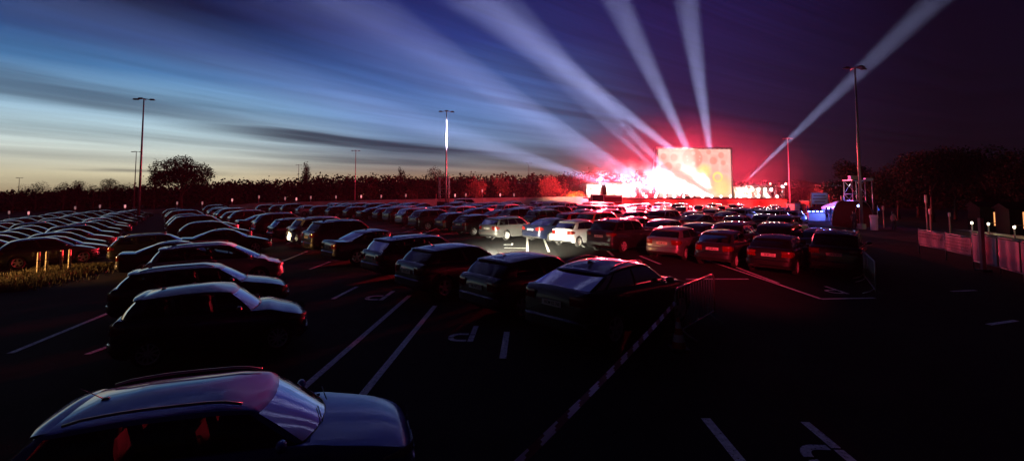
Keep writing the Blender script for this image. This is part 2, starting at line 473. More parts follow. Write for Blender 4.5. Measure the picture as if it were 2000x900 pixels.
PLATES = ['HOM KS 760', 'HOM ER 418', 'SB KL 203', 'HOM TD 91', 'SB MR 552', 'HOM AJ 77', 'NK PW 310']
def plate_text(txt, parent, y, z):
    cu = bpy.data.curves.new('plate_characters', 'FONT'); cu.body = txt; cu.size = .098; cu.align_x = 'CENTER'; cu.align_y = 'CENTER'; cu.extrude = .0015; cu.offset = .001
    cu.materials.append(M_ink); cu.resolution_u = 2
    o = bpy.data.objects.new('tmp', cu); COL.objects.link(o); bpy.context.view_layer.update()
    me = bpy.data.meshes.new_from_object(o.evaluated_get(bpy.context.evaluated_depsgraph_get())); bpy.data.objects.remove(o)
    c = link('plate_characters', me, parent, (.02, y, z), (R(90), 0, 0)); c.scale = (.78, 1, 1)
    return c

PROTO = {}
def car(kind, colour, loc, head, label, group, lod, lit=False, tail_on=False, plate=None):
    """head = compass heading in degrees clockwise from straight ahead"""
    g = GEO[kind]; inf = g['info']
    P_ = PAINT[colour]
    x, y, z = loc
    e = .5; gx = (zg(x + e, y) - zg(x - e, y)) / (2 * e); gy = (zg(x, y + e) - zg(x, y - e)) / (2 * e)
    up = Vector((-gx, -gy, 1)).normalized()
    fw = Vector((math.sin(R(head)), math.cos(R(head)), 0)); fw = (fw - up * fw.dot(up)).normalized(); rt = fw.cross(up)
    rot = Matrix((rt, fw, up)).transposed().to_euler()
    def ob(name, me, parent, loc=None, rot=None, swap=None):
        o = link(name, me, parent, loc, rot)
        if swap:
            o.material_slots[0].link = 'OBJECT'; o.material_slots[0].material = swap
        return o
    if lod == 2:                         # far away: one mesh
        key = (kind, 'all')
        if key not in MESH:
            a = MB()
            def put(m, mi, dx=0, dy=0, dz=0, flip=False):
                b = MB(); b.v = [((-p[0] if flip else p[0]) + dx, p[1] + dy, p[2] + dz) for p in m.v]
                b.f = [tuple(reversed(f)) for f in m.f] if flip else m.f
                b.m = [mi[q] if isinstance(mi, (list, tuple)) else mi for q in m.m]; b.sm = m.sm
                a.join(b)
            put(g['body'], [0, 1, 2])
            for q in ['windscreen', 'rear_window'] + g['panes']: put(g[q], 3)
            for q in ('tail_light_a', 'tail_light_b'): put(g[q], 4)
            for q in ('headlight_a', 'headlight_b'): put(g[q], 7)
            put(g['plate'], 5); put(g['rear_bumper'], 0); put(g['front_bumper'], 0)
            for q in ('door_mirror_a', 'door_mirror_b'): put(g[q], 0)
            for (wx, wy_) in g['wheel_pos']:
                put(g['tyre'], 2, wx, wy_, KINDS[kind]['wr'], wx < 0); put(g['rim'], 6, wx, wy_, KINDS[kind]['wr'], wx < 0)
            MESH[key] = a.mesh('parked_car', [P_, M_int, M_trim, M_far_glass, M_tail, M_plate, M_rim, M_head], weld=True, sharp=40)
        o = link('parked_car', MESH[key], None, loc, rot)
        o.material_slots[0].link = 'OBJECT'; o.material_slots[0].material = P_
        return tag(o, label, 'car', group)
    root = link('parked_car', None, None, loc, rot); tag(root, label, 'car', group)
    body = ob('body', gm_(kind, 'body', [P_, M_int, M_trim], weld=True, sharp=38), root, swap=P_)
    for q in ['windscreen', 'rear_window'] + g['panes']:
        ob(pname(q), gm_(kind, q, [glass if lod == 0 else M_far_glass], weld=True), root)
    for q in ('tail_light_a', 'tail_light_b'): ob('tail_light', gm_(kind, q, [M_tail], sharp=40), root, swap=M_tail_on if tail_on else M_tail)
    for q in ('headlight_a', 'headlight_b'): ob('headlight', gm_(kind, q, [M_head], sharp=40), root, swap=M_head_on if lit else M_head)
    for q in ('rear_bumper', 'front_bumper'): ob('bumper', gm_(kind, q, [P_], weld=True, sharp=40), root, swap=P_)
    pl = ob('licence_plate', gm_(kind, 'plate', [M_plate]), root)
    for q in ('door_mirror_a', 'door_mirror_b'): ob('door_mirror', gm_(kind, q, [P_], sharp=50), root, swap=P_)
    for (wx, wy_) in g['wheel_pos']:
        w = link('wheel', gm_(kind, 'tyre', [M_tyre], sharp=60), root, (wx, wy_, KINDS[kind]['wr']), (0, 0, 0 if wx > 0 else math.pi))
        link('rim', gm_(kind, 'rim', [M_rim, M_trim], sharp=40), w)
    for q in g:
        if q.startswith('roof_rail#'): ob('roof_rail', gm_(kind, q, [M_rail]), root)
    if lod == 0:
        plate_text(plate or PLATES[hash(label) % len(PLATES) if False else len(label) % len(PLATES)], pl, -inf['n'] - .0235, inf['pz'])
        if 'spoiler' in g: ob('spoiler', gm_(kind, 'spoiler', [P_], sharp=60), root, swap=P_)
        ob('antenna', gm_(kind, 'antenna', [M_trim]), root)
        for q in g:
            if q.startswith('door_handle#'): ob('door_handle', gm_(kind, q, [P_]), root, swap=P_)
            if q.startswith('wiper#'): ob('wiper', gm_(kind, q, [M_trim]), root)
        ob('grille', gm_(kind, 'grille', [M_trim]), root)
        ob('licence_plate', gm_(kind, 'front_plate', [M_plate]), root)
        ob('steering_wheel', gm_(kind, 'steering_wheel', [M_trim]), root)
        for (sx, sy, sz) in g['seats']:
            s_ = link('seat', gm_(kind, 'seat', [M_seat]), root, (sx, sy, sz)); link('headrest', gm_(kind, 'headrest', [M_seat]), s_)
    return root

# ================================================================== SETTING
# ground: one sheet draped over the bent-down sides
def ground_mesh():
    xs = sorted(set([*np.arange(-60, 61, 2.), *np.arange(-400, 401, 20.)])); ys_ = sorted(set([*np.arange(-10, 91, 2.), *np.arange(-400, 401, 20.)]))
    g = MB(); g.grid([[Vector((float(x), float(y), zg(float(x), float(y)))) for x in xs] for y in ys_]); return g
asph = bpy.data.materials.new('asphalt'); asph.use_nodes = True; nt = asph.node_tree; b = nt.nodes['Principled BSDF']
tc = nt.nodes.new('ShaderNodeTexCoord'); n1 = nt.nodes.new('ShaderNodeTexNoise'); n1.inputs['Scale'].default_value = .35; n1.inputs['Detail'].default_value = 8; n1.inputs['Roughness'].default_value = .65
n2 = nt.nodes.new('ShaderNodeTexNoise'); n2.inputs['Scale'].default_value = 45; n2.inputs['Detail'].default_value = 3
cr = nt.nodes.new('ShaderNodeValToRGB'); cr.color_ramp.elements[0].position = .3; cr.color_ramp.elements[0].color = (.014, .014, .014, 1); cr.color_ramp.elements[1].position = .75; cr.color_ramp.elements[1].color = (.030, .029, .028, 1)
mr = nt.nodes.new('ShaderNodeMapRange'); mr.inputs[3].default_value = .55; mr.inputs[4].default_value = 1.45
vm = nt.nodes.new('ShaderNodeVectorMath'); vm.operation = 'SCALE'
bp = nt.nodes.new('ShaderNodeBump'); bp.inputs['Strength'].default_value = .6; bp.inputs['Distance'].default_value = .012
for a_, b_ in ((tc.outputs['Object'], n1.inputs['Vector']), (tc.outputs['Object'], n2.inputs['Vector']), (n1.outputs[0], cr.inputs[0]), (n2.outputs[0], mr.inputs[0]), (cr.outputs[0], vm.inputs[0]), (mr.outputs[0], vm.inputs['Scale']), (vm.outputs[0], b.inputs['Base Color']), (n2.outputs[0], bp.inputs['Height']), (bp.outputs[0], b.inputs['Normal'])):
    nt.links.new(a_, b_)
b.inputs['Roughness'].default_value = .95; b.inputs['Specular IOR Level'].default_value = .08
gr = ground_mesh().build('ground', asph); tag(gr, kind='structure')

# painted markings
M_line = mat('road_paint', (.85, .85, .84), .75, noise=(14, .25))
nt = M_line.node_tree; b_ = nt.nodes['Principled BSDF']; tcw = nt.nodes.new('ShaderNodeTexCoord'); nw = nt.nodes.new('ShaderNodeTexNoise'); nw.inputs['Scale'].default_value = 22; nw.inputs['Detail'].default_value = 8; nw.inputs['Roughness'].default_value = .7
rw = nt.nodes.new('ShaderNodeMapRange'); rw.inputs[1].default_value = .36; rw.inputs[2].default_value = .44; nt.links.new(tcw.outputs['Object'], nw.inputs['Vector']); nt.links.new(nw.outputs[0], rw.inputs[0]); nt.links.new(rw.outputs[0], b_.inputs['Alpha'])
def strip(mb, a, b, w, lift=.008):
    a, b = Vector((a.x, a.y)), Vector((b.x, b.y)); d = (b - a); n_ = max(1, int(d.length / 1.0)); u = d.normalized(); s_ = Vector((-u.y, u.x)) * w / 2
    rows = []
    for i in range(n_ + 1):
        c = a + d * i / n_
        rows.append([Vector((q.x, q.y, zg(q.x, q.y) + lift)) for q in (c + s_, c - s_)])
    mb.grid(rows, smooth=False)
LINES = [((560, 786), (800, 577)), ((655, 836), (850, 597)), ((650, 584), (697, 560)), ((982, 700), (990, 648)), ((1030, 492), (1030, 452)), ((1072, 492), (1059, 458)),
 ((985, 484), (1031, 485)), ((961, 468), (971, 459)), ((893, 453), (902, 446)), ((810, 463), (868, 440)), ((778, 457), (846, 437)), ((786, 444), (798, 439)), ((776, 456), (806, 452)),
 ((1130, 474), (1141, 483)), ((1187, 490), (1198, 500)), ((1335, 493), (1604, 584)), ((1400, 508), (1520, 553)), ((1604, 584), (1708, 582)), ((1340, 545), (1462, 545)), ((1250, 500), (1290, 516)),
 ((1378, 817), (1500, 966)), ((1930, 634), (1985, 626)), ((1858, 569), (1906, 567)), ((20, 690), (225, 606)), ((170, 692), (232, 669)), ((540, 515), (600, 491)), ((605, 526), (645, 511)),
 ((940, 428), (1000, 428)), ((560, 476), (600, 462)), ((180, 505), (240, 497))]
mk = MB()
for a_, b_ in LINES: strip(mk, G(*a_), G(*b_), .13)
o = mk.build('parking_lines', M_line); tag(o, kind='structure')
def letter_p(px, py, s=1.0, rz=0):
    m = MB(); c = G(px, py)
    cr_, sr = math.cos(rz), math.sin(rz)
    def W(x, y): 
        x, y = x * s, y * s
        X = c.x + x * cr_ - y * sr; Y_ = c.y + x * sr + y * cr_
        return Vector((X, Y_, zg(X, Y_) + .009))
    def quad(a, b, c2, d): m.add([W(*a), W(*b), W(*c2), W(*d)], [(0, 1, 2, 3)], 0, False)
    quad((.16, -.60), (.28, -.60), (.28, -.12), (.16, -.12)); quad((.16, -.08), (.28, -.08), (.28, .60), (.16, .60))
    n_ = 12; inner = []; outer = []                      # upside-down P: bowl towards the viewer on the left
    for i in range(n_ + 1):
        a = math.pi / 2 + math.pi * i / n_
        outer.append((-.05 + .24 * math.cos(a), -.30 + .29 * math.sin(a))); inner.append((-.05 + .12 * math.cos(a), -.30 + .17 * math.sin(a)))
    outer = [(.13, -.01)] + outer + [(.13, -.59)]; inner = [(.13, -.13)] + inner + [(.13, -.47)]
    for i in range(len(outer) - 1):
        if i == 7: continue
        quad(outer[i], inner[i], inner[i + 1], outer[i + 1])
    return m
for (px, py) in ((905, 651), (741, 577), (1590, 868), (993, 477), (1620, 566)):
    o = letter_p(px, py, 1.0 if px != 741 else 1.1, R(-2)).build('painted_letter', M_line); tag(o, kind='structure')

# ---------------------------------------------------------------- cars
ORD = ['first', 'second', 'third', 'fourth', 'fifth', 'sixth', 'seventh', 'eighth', 'ninth', 'tenth', 'eleventh', 'twelfth', 'thirteenth', 'fourteenth', 'fifteenth', 'sixteenth', 'seventeenth', 'eighteenth', 'nineteenth', 'twentieth', 'twenty-first', 'twenty-second', 'twenty-third', 'twenty-fourth', 'twenty-fifth', 'twenty-sixth', 'twenty-seventh', 'twenty-eighth', 'twenty-ninth', 'thirtieth']
GRP = 'cars parked for the open air show'
taken = []
def put(kind, colour, px, D, head, label, lod, **k):
    p = A(px, D); taken.append((p.x, p.y)); return car(kind, colour, p, head, label, GRP, lod, **k)
HD = 51
# the left aisle, from the camera outwards
nc = put('estate', 'blue', 474, 5.15, 73, 'blue estate with roof rails and long windscreen, closest car to the camera', 0); nc.scale = (.77, .77, .77)
put('round hatch', 'dark blue', 437, 10.0, 64, 'small round dark hatchback with spoked wheels, directly behind the closest blue car', 0).scale = (0.84, 0.84, 0.84)
put('estate', 'dark grey', 412, 13.3, 62, 'dark estate between the round hatchback and the pale minivan', 0).scale = (0.86, 0.86, 0.86)
put('minivan', 'pale grey', 434, 17.2, 62, 'pale grey minivan with sloping nose lit pink, behind the dark estate', 0).scale = (0.88, 0.88, 0.88)
put('saloon', 'dark grey', 358, 20.6, 58, 'dark saloon half hidden behind the pale minivan', 0).scale = (0.88, 0.88, 0.88)
put('estate', 'black', 322, 24.4, 56, 'black estate with raised tailgate edge, at the outer left end of the near cars', 0).scale = (0.88, 0.88, 0.88)
put('saloon', 'black', 448, 26.4, 56, 'black saloon with red lit bonnet beyond the pale minivan', 0, lit=False, tail_on=False).scale = (0.92, 0.92, 0.92)
for i, (px, D, kd, cl) in enumerate([(426, 32, 'hatchback', 'black'), (402, 36.5, 'suv', 'dark grey'), (392, 41, 'estate', 'black'), (384, 46, 'hatchback', 'dark grey'), (377, 51, 'suv', 'black'), (371, 57, 'estate', 'black'), (356, 66, 'hatchback', 'dark grey')]):
    put(kd, cl, px, D, 53, f'{cl} {kd}, {ORD[i]} car behind the red lit saloon in the left column', 1 if D < 45 else 2)
# the middle row, from the right end
MROW = [('coupe suv', 'black', 1200, 11.6, 47, 'black coupe-backed crossover with a white licence plate beside the striped tape', 0, dict(plate='HOM KS 760')),
 ('hatchback', 'black', 1045, 13.6, 49, 'black hatchback immediately left of the coupe-backed crossover', 0, {}),
 ('hatchback', 'dark blue', 905, 16.0, 49, 'dark blue hatchback with rounded tailgate, two cars left of the coupe-backed crossover', 0, {}),
 ('estate', 'dark blue', 832, 19.3, 49, 'dark estate with headlights on, light showing through its windows', 0, dict(lit=True)),
 ('saloon', 'dark blue', 738, 23.0, 49, 'dark blue saloon directly left of the estate with its headlights on', 0, {}),
 ('suv', 'black', 683, 27.0, 49, 'black suv just right of the white suv in the middle row', 0, {}),
 ('suv', 'white', 643, 30.6, 49, 'white suv with cream lit tail in the middle row', 0, {}),
 ('estate', 'black', 600, 34.0, 49, 'black estate directly left of the white suv', 0, {}),
 ('suv', 'dark grey', 560, 38.0, 50, 'dark grey suv two cars left of the white suv, yellow glints on its tail', 1, {})]
for kd, cl, px, D, h_, lb, ld, kw in MROW: put(kd, cl, px, D, h_, lb, ld, **kw)
for i, (px, D, kd, cl) in enumerate([(524, 42, 'saloon', 'black'), (502, 46, 'suv', 'black'), (484, 50, 'estate', 'dark grey'), (470, 54.5, 'suv', 'black'), (458, 59, 'hatchback', 'black'), (448, 64, 'estate', 'pale grey'), (440, 69, 'hatchback', 'black'), (432, 74.5, 'suv', 'dark grey')]):
    put(kd, cl, px, D, 50, f'{cl} {kd}, {ORD[i]} car past the yellow glinting suv at the middle row\'s far end', 1 if D < 48 else 2)
# second row, right to left (tails towards the camera)
NROW = [('city car', 'white', 1131, 29.5, 44, 'small white city car with tail lit by headlights', 0),
 ('saloon', 'dark blue', 1082, 32.5, 46, 'dark blue saloon immediately left of the small white city car', 0),
 ('estate', 'mid grey', 998, 33.5, 43, 'grey estate with brightly lit tail and alloy wheel', 0),
 ('hatchback', 'black', 938, 37.0, 47, 'black hatchback with white plate immediately left of the lit grey estate', 0),
 ('hatchback', 'black', 898, 40.5, 48, 'black hatchback two cars left of the lit grey estate', 1),
 ('suv', 'dark grey', 852, 42, 50, 'dark grey suv with bright front wheel, beside the two painted lines', 1),
 ('minivan', 'silver', 822, 47, 50, 'silver minivan tucked left of the dark grey suv with bright front wheel', 1),
 ('suv', 'black', 793, 51, 50, 'black suv left of the silver minivan in the second row', 1)]
for kd, cl, px, D, h_, lb, ld in NROW: put(kd, cl, px, D, h_, lb, ld)
for i, (px, D, kd, cl) in enumerate([(767, 55, 'hatchback', 'black'), (738, 58, 'saloon', 'dark grey'), (706, 61, 'hatchback', 'black'), (674, 64, 'estate', 'black'), (642, 67, 'estate', 'dark grey'), (610, 70, 'hatchback', 'pale grey'), (582, 73, 'suv', 'black'), (556, 76, 'hatchback', 'dark grey'), (532, 79.5, 'estate', 'black')]):
    put(kd, cl, px, D, 50, f'{cl} {kd}, {ORD[i]} car left of the black suv in the second row', 2, tail_on=False)
# red lit block in front of the stage
RB = [('suv', 'dark grey', 1215, 27.0, 46, 'dark suv with red glow, immediately right of the small white city car', 0),
 ('hatchback', 'silver', 1322, 24.5, 40, 'rounded silver hatchback glowing red, right of the dark glowing suv', 0),
 ('city car', 'dark grey', 1412, 22.2, 40, 'small dark grey car with red sheen, two cars right of the dark glowing suv', 0),
 ('hatchback', 'black', 1518, 20.6, 40, 'black hatchback with white plate in the open right part of the front block', 0),
 ('suv', 'black', 1632, 20.6, 38, 'black suv with pale roof beside the slanting crowd barrier', 0),
 ('hatchback', 'dark grey', 1303, 31, 42, 'dark grey hatchback directly in front of the rounded silver hatchback', 1),
 ('hatchback', 'black', 1372, 28, 42, 'black hatchback between the rounded silver and small dark grey cars', 1),
 ('minivan', 'dark grey', 1440, 26.0, 42, 'dark grey minivan directly in front of the small dark grey car', 1),
 ('suv', 'black', 1524, 25.2, 42, 'black suv with one bright edge, directly in front of the black hatchback with white plate', 1),
 ('hatchback', 'silver', 1603, 25, 40, 'silver hatchback directly in front of the black suv with pale roof', 1)]
for kd, cl, px, D, h_, lb, ld in RB: put(kd, cl, px, D, h_, lb, ld)
# left block, cars side-on
LB = [[(100, 23.6, 'hatchback', 'black'), (116, 24.6, 'saloon', 'dark grey'), (131, 27.2, 'hatchback', 'black'), (146, 30.2, 'saloon', 'dark grey'), (163, 33.5, 'estate', 'black'), (182, 37.5, 'hatchback', 'dark grey'), (197, 41, 'saloon', 'black'), (211, 45, 'hatchback', 'silver'), (224, 49.5, 'saloon', 'dark grey'), (237, 54.5, 'hatchback', 'black'), (249, 60, 'estate', 'silver'), (260, 66, 'hatchback', 'dark grey'), (270, 72, 'saloon', 'black')],
 [(-12, 24, 'saloon', 'dark grey'), (8, 26.5, 'hatchback', 'silver'), (28, 29, 'hatchback', 'dark grey'), (48, 32.5, 'saloon', 'black'), (66, 35.5, 'saloon', 'dark grey'), (84, 39.5, 'estate', 'black'), (103, 43.5, 'saloon', 'silver'), (123, 48, 'hatchback', 'black'), (142, 53, 'saloon', 'dark grey'), (161, 58, 'hatchback', 'silver'), (179, 63, 'estate', 'black'), (196, 69, 'hatchback', 'dark grey'), (212, 75, 'saloon', 'black')],
 [(-8, 38, 'hatchback', 'black'), (16, 41.5, 'saloon', 'dark grey'), (37, 45.5, 'hatchback', 'silver'), (58, 50, 'estate', 'black'), (79, 55, 'hatchback', 'dark grey'), (100, 60.5, 'saloon', 'black'), (121, 66, 'hatchback', 'silver'), (143, 72, 'estate', 'dark grey')]]
for r_, row in enumerate(LB):
    nm = ['front row', 'second row', 'third row'][r_]
    for i, (px, D, kd, cl) in enumerate(row):
        lb = f'{cl} {kd}, {ORD[i]} car outward from the camera in the left block\'s {nm}'
        if r_ == 0 and i == 0: lb = 'black hatchback behind the four lit bollards, its tail edge glowing orange'
        _c = put(kd, cl, px + (6 if D < 45 else 0), D, 44, lb, 1 if D < 40 else 2)
        _c.scale = (.88, .88, .9)
# rows packed up to the stage
random.seed(11)
r_dir = Vector((-.62, .785)); d_dir = Vector((.785, .62)); P0 = Vector((2.4, 11.6))
FK = ['hatchback', 'hatchback', 'estate', 'saloon', 'suv', 'suv', 'minivan', 'city car', 'coupe suv']
FC = ['black', 'black', 'dark grey', 'dark grey', 'silver', 'silver', 'dark blue', 'white', 'pale grey', 'red']
for ri, off in enumerate([19.4, 28.0, 33.6, 42.0, 47.6, 56.0, 61.6, 69.5]):
    row = []
    s_ = -30
    while s_ < 90:
        s_ += 3.05 + random.uniform(-.1, .35)
        p = P0 + r_dir * s_ + d_dir * (off + random.uniform(-.35, .35))
        px = 1000 + F * p.x / p.y if p.y > 5 else 9999
        lim = 1556 if ri else 1270
        if not (470 < px < lim): continue
        if p.y > (77 if px > 1120 else 86): continue
        if any((p.x - q[0]) ** 2 + (p.y - q[1]) ** 2 < 7.8 for q in taken): continue
        if abs(px - 868) < 16 and p.y > 70: continue
        if random.random() < .05: continue
        row.append(p)
    row.sort(key=lambda q: -q.x)
    for i, p in enumerate(row):
        kd, cl = random.choice(FK), random.choice(FC)
        taken.append((p.x, p.y))
        car(kd, cl, (p.x, p.y, zg(p.x, p.y)), HD + random.uniform(-4, 3) - (6 if p.x > 10 else 0), f'{cl} {kd}, {ORD[i]} from the stage end in packed row {["one", "two", "three", "four", "five", "six", "seven", "eight"][ri]}', GRP, 2)
van = car('van', 'white', A(912, 92), 78, 'white van standing by the far site wall right of the lattice tower', None, 1)

# ================================================================== TREES
def crown_mesh(rng, blobs, n, size, flat=1.0, cull=None):
    """leaf-sized faces scattered in clumps near the surface of the given ellipsoids (x, y, z, rx, ry, rz)"""
    vol = np.array([b[3] * b[4] * b[5] for b in blobs]) ** .7; pr = vol / vol.sum()
    B = np.array(blobs)[rng.choice(len(blobs), n, p=pr)]
    d = rng.normal(size=(n, 3)); d /= np.linalg.norm(d, axis=1)[:, None]
    rr_ = rng.uniform(.35, 1.08, n) ** .6
    c = B[:, :3] + d * rr_[:, None] * B[:, 3:6]
    c += rng.normal(size=(n, 3)) * size * .6
    u = rng.normal(size=(n, 3)); u /= np.linalg.norm(u, axis=1)[:, None]
    w = rng.normal(size=(n, 3)); w = np.cross(u, w); w /= np.linalg.norm(w, axis=1)[:, None]
    s_ = size * rng.uniform(.5, 1.2, n)[:, None]
    v = np.stack([c - u * s_ * .5, c + w * s_ * .35, c + u * s_ * .5, c - w * s_ * .35], 1).reshape(-1, 3)
    me = bpy.data.meshes.new('crown'); me.vertices.add(4 * n); me.vertices.foreach_set('co', v.ravel())
    me.loops.add(4 * n); me.loops.foreach_set('vertex_index', np.arange(4 * n)); me.polygons.add(n)
    me.polygons.foreach_set('loop_start', np.arange(0, 4 * n, 4)); me.update(calc_edges=True); me.validate()
    return me
def tree(kind, px, D, ytop, label, w=None, name='tree', leaf=None, seed=0, group='trees around the car park', top=None, dens=1.0, base=None):
    rng = np.random.default_rng(seed + 5); rnd = random.Random(seed)
    b = A(px, D); Pt = P(px, ytop, D); h = Pt.z - b.z
    if w is None: w = h * .7
    root = empty(name, b, rnd.uniform(0, 6), label, 'tree', group)
    tk = MB(); blobs = []
    if kind == 'round' or kind == 'open':
        th = h * (.30 if kind == 'round' else .22)
        tk.tube([(0, 0, -.1), (.05, 0, th * .5), (0, .1, th), (.1, 0, h * .55), (0, 0, h * .8)], [h * .03, h * .024, h * .02, h * .012, .02], 8)
        nb = 11 if kind == 'round' else 17
        for i in range(nb):
            a = i * 2.4 + rnd.uniform(-.4, .4); el = rnd.uniform(.15, 1.25) if kind == 'round' else .1 + 1.15 * (i / nb); L_ = w * .5 * (rnd.uniform(.55, .95) if kind == 'round' else rnd.uniform(.8, .98))
            z0 = th + (h * .35) * rnd.random()
            e = Vector((math.cos(a) * math.cos(el) * L_, math.sin(a) * math.cos(el) * L_, z0 + math.sin(el) * L_ * 1.05 * (h * .62) / max(w * .5, .1) * .6))
            e.z = min(e.z, h * .92)
            m_ = Vector((e.x * .45, e.y * .45, z0 + (e.z - z0) * .6))
            tk.tube([(0, 0, z0), m_, e], [h * .012, h * .008, h * .002], 5)
            for q in range(3):
                s2 = m_.lerp(e, rnd.uniform(.2, .9)); e2 = s2 + Vector((rnd.uniform(-1, 1), rnd.uniform(-1, 1), rnd.uniform(.0, 1))) * w * .13
                tk.tube([s2, e2], [h * .004, h * .0015], 4)
            r_ = w * .17 * rnd.uniform(.8, 1.35)
            blobs.append((e.x, e.y, e.z, r_, r_, r_ * .8))
        if kind == 'round':
            for q in range(7):
                a = rnd.uniform(0, 6.28); rr2 = w * .22
                blobs.append((math.cos(a) * rr2, math.sin(a) * rr2, h * rnd.uniform(.4, .82), w * .24, w * .24, h * .16))
        blobs.append((0, 0, h * .85, w * .22, w * .22, h * .14))
        n = int((5200 if kind == 'round' else 4200) * dens); sz = max(.16, h * .03)
    elif kind == 'poplar':
        tk.tube([(0, 0, -.1), (0, 0, h * .5), (0, 0, h * .95)], [h * .02, h * .014, .01], 6)
        for q in range(12):
            f_ = q / 11; blobs.append((rnd.uniform(-.1, .1) * w, rnd.uniform(-.1, .1) * w, h * (.12 + .8 * f_), w * .42 * math.sin(.35 + 2.4 * f_), w * .42 * math.sin(.35 + 2.4 * f_), h * .08))
        n = int(2200 * dens); sz = h * .03
    elif kind == 'conifer':
        tk.tube([(0, 0, -.1), (0, 0, h * .5), (0, 0, h * .99)], [h * .018, h * .012, .01], 6)
        for q in range(16):
            f_ = q / 15; rad = w * .5 * (1 - f_) ** .8 + .08
            for a in range(4):
                an = a * 1.57 + q * .7; blobs.append((math.cos(an) * rad * .55, math.sin(an) * rad * .55, h * (.12 + .86 * f_), rad * .5, rad * .5, h * .022))
        n = int(2600 * dens); sz = h * .022
    tk.build('trunk', M_bark, root)
    c = crown_mesh(rng, blobs, n, sz); c.materials.append(leaf or M_leaf); link('crown', c, root)
    return root
tree('open', 356, 118, 303, 'broad round tree with sky showing through its branches, tallest on the left horizon', w=11.5, seed=3, dens=3.2)
tree('conifer', 303, 120, 309, 'slender pointed tree touching the broad round tree on its left', w=4.6, seed=4, dens=.8)
for i, (px, yt, w, kd, lb) in enumerate([(28, 371, 9, 'round', 'low dark tree at the far left edge of the horizon'), (72, 358, 9, 'round', 'rounded dark tree on the left horizon right of the tiny distant mast'), (126, 354, 5, 'open', 'thin leaved small tree alone on the left horizon'),
     (152, 351, 4, 'round', 'small narrow dark tree left of the thin distant mast pair'), (185, 361, 8, 'round', 'flat topped low tree between two small peaked trees'), (217, 347, 6, 'round', 'peaked dark tree just left of the two left masts'), (248, 358, 7, 'round', 'dark bushy tree at the foot of the thin left mast')]):
    tree(kd, px, 130 + 3 * i, yt, lb, w=w, seed=20 + i, dens=.55)
tree('poplar', 598, 165, 315, 'columnar poplar rising above the tree line left of centre', w=3.4, name='poplar_tree', seed=40)
tree('poplar', 783, 170, 326, 'short columnar poplar pair silhouette above the tree line', w=3.8, name='poplar_tree', seed=41)
tree('round', 815, 120, 345, 'dark tree left of the tall central mast', w=9, seed=42, dens=.6)
tree('round', 852, 115, 330, 'broad dark tree behind the tall central mast and lattice tower', w=9, seed=43, dens=.8)
tree('round', 930, 112, 343, 'reddish lit round tree right of the lattice tower', w=7.5, seed=44, leaf=M_leaf2, dens=.7)
tree('round', 978, 125, 341, 'small red lit tree between the two reddish round trees', w=5, seed=45, leaf=M_leaf2, dens=.4)
tree('round', 1072, 112, 341, 'bright red lit bushy tree left of the stage', w=7, seed=46, leaf=M_leaf2, dens=.7)
tree('conifer', 1104, 110, 349, 'small pointed red lit tree next to the stage wing', w=5, seed=47, leaf=M_leaf2, dens=.5)
for i, (px, D, yt, w, lb) in enumerate([(1565, 118, 352, 8, 'dark tree directly right of the stage behind the thin mast'), (1612, 100, 356, 6, 'low dark tree above the food stalls'), (1662, 78, 318, 6.5, 'red rimmed dark tree behind the right speaker tower'), (1705, 74, 335, 6, 'lower tree between the right speaker tower and the big right tree'),
     (1752, 70, 316, 7, 'dark tree left of the big right tree'), (1818, 64, 292, 8.5, 'big dark tree with domed crown, tallest group on the right'), (1908, 62, 291, 8, 'tall dark tree second from the right edge'), (1985, 58, 300, 8, 'dark tree cut by the right edge'), (1862, 75, 318, 6, 'lower dark tree filling the gap between the two tallest right trees'), (1790, 80, 330, 6, 'low dark tree behind the big domed right tree')]):
    tree('round', px, D, yt, lb, w=w * 1.1, seed=60 + i, dens=2.0)
# distant wood: one mass
rng = np.random.default_rng(9); blobs = []
for i in range(230):
    px = -260 + 2600 * i / 229 + rng.uniform(-6, 6); D = 150 + rng.uniform(-8, 14)
    u_ = (px - 1000) / F
    yt = np.interp(px, [-260, 0, 300, 420, 600, 1000, 1150, 1250, 1500, 1700, 2340], [368, 378, 366, 360, 348, 346, 337, 344, 362, 368, 360]) + rng.uniform(-5, 6)
    b_ = A(px, D); top_ = P(px, yt, D).z
    h_ = top_ - b_.z; r_ = rng.uniform(2.2, 4.2)
    blobs.append((b_.x, b_.y, top_ - h_ * .3, r_, r_, h_ * .30)); blobs.append((b_.x + rng.uniform(-2, 2), b_.y, b_.z + h_ * .36, r_ * 1.2, r_, h_ * .36)); blobs.append((b_.x + rng.uniform(-2, 2), b_.y + 3, b_.z + h_ * .45, r_ * 1.1, r_ * .5, h_ * .4))
me = crown_mesh(rng, blobs, 150000, .95); me.materials.append(M_leaf)
o = link('far_forest', me); tag(o, 'dark wooded tree line along the whole horizon', 'forest', kind='stuff')

# ================================================================== MASTS, TOWERS
def mast(px, D, ytop, label, h_lean=0, arms=2):
    b = A(px, D); t = P(px + h_lean, ytop, D); h = t.z - b.z
    r_ = empty('floodlight_mast', b, R(10), label, 'light mast', 'floodlight masts of the car park')
    m = MB(); m.tube([(0, 0, 0), (0, 0, h * .5), (0, 0, h - .1)], [.16, .12, .07], 12); m.build('pole', M_mast, r_)
    m = MB(); m.tube([(-.7, 0, h - .12), (0, 0, h), (.7, 0, h - .12)], .05, 6); m.tube([(0, -.5, h - .12), (0, 0, h), (0, .5, h - .12)], .045, 6); m.build('bracket', M_mast, r_)
    for (x, y) in ((-.95, 0), (.95, 0), (0, -.7)):
        m = MB(); m.box((x, y, h - .08), (.62, .4, .16), taper=.6); m.box((x, y, h - .175), (.5, .3, .03)); m.build('lamp_head', M_lamp, r_)
    m = MB(); m.box((0, 0, .25), (.5, .5, .5)); m.build('footing', M_mast, r_)
    return r_
mast(274, 62, 193, 'tall twin headed mast on the left with red lit lower half')
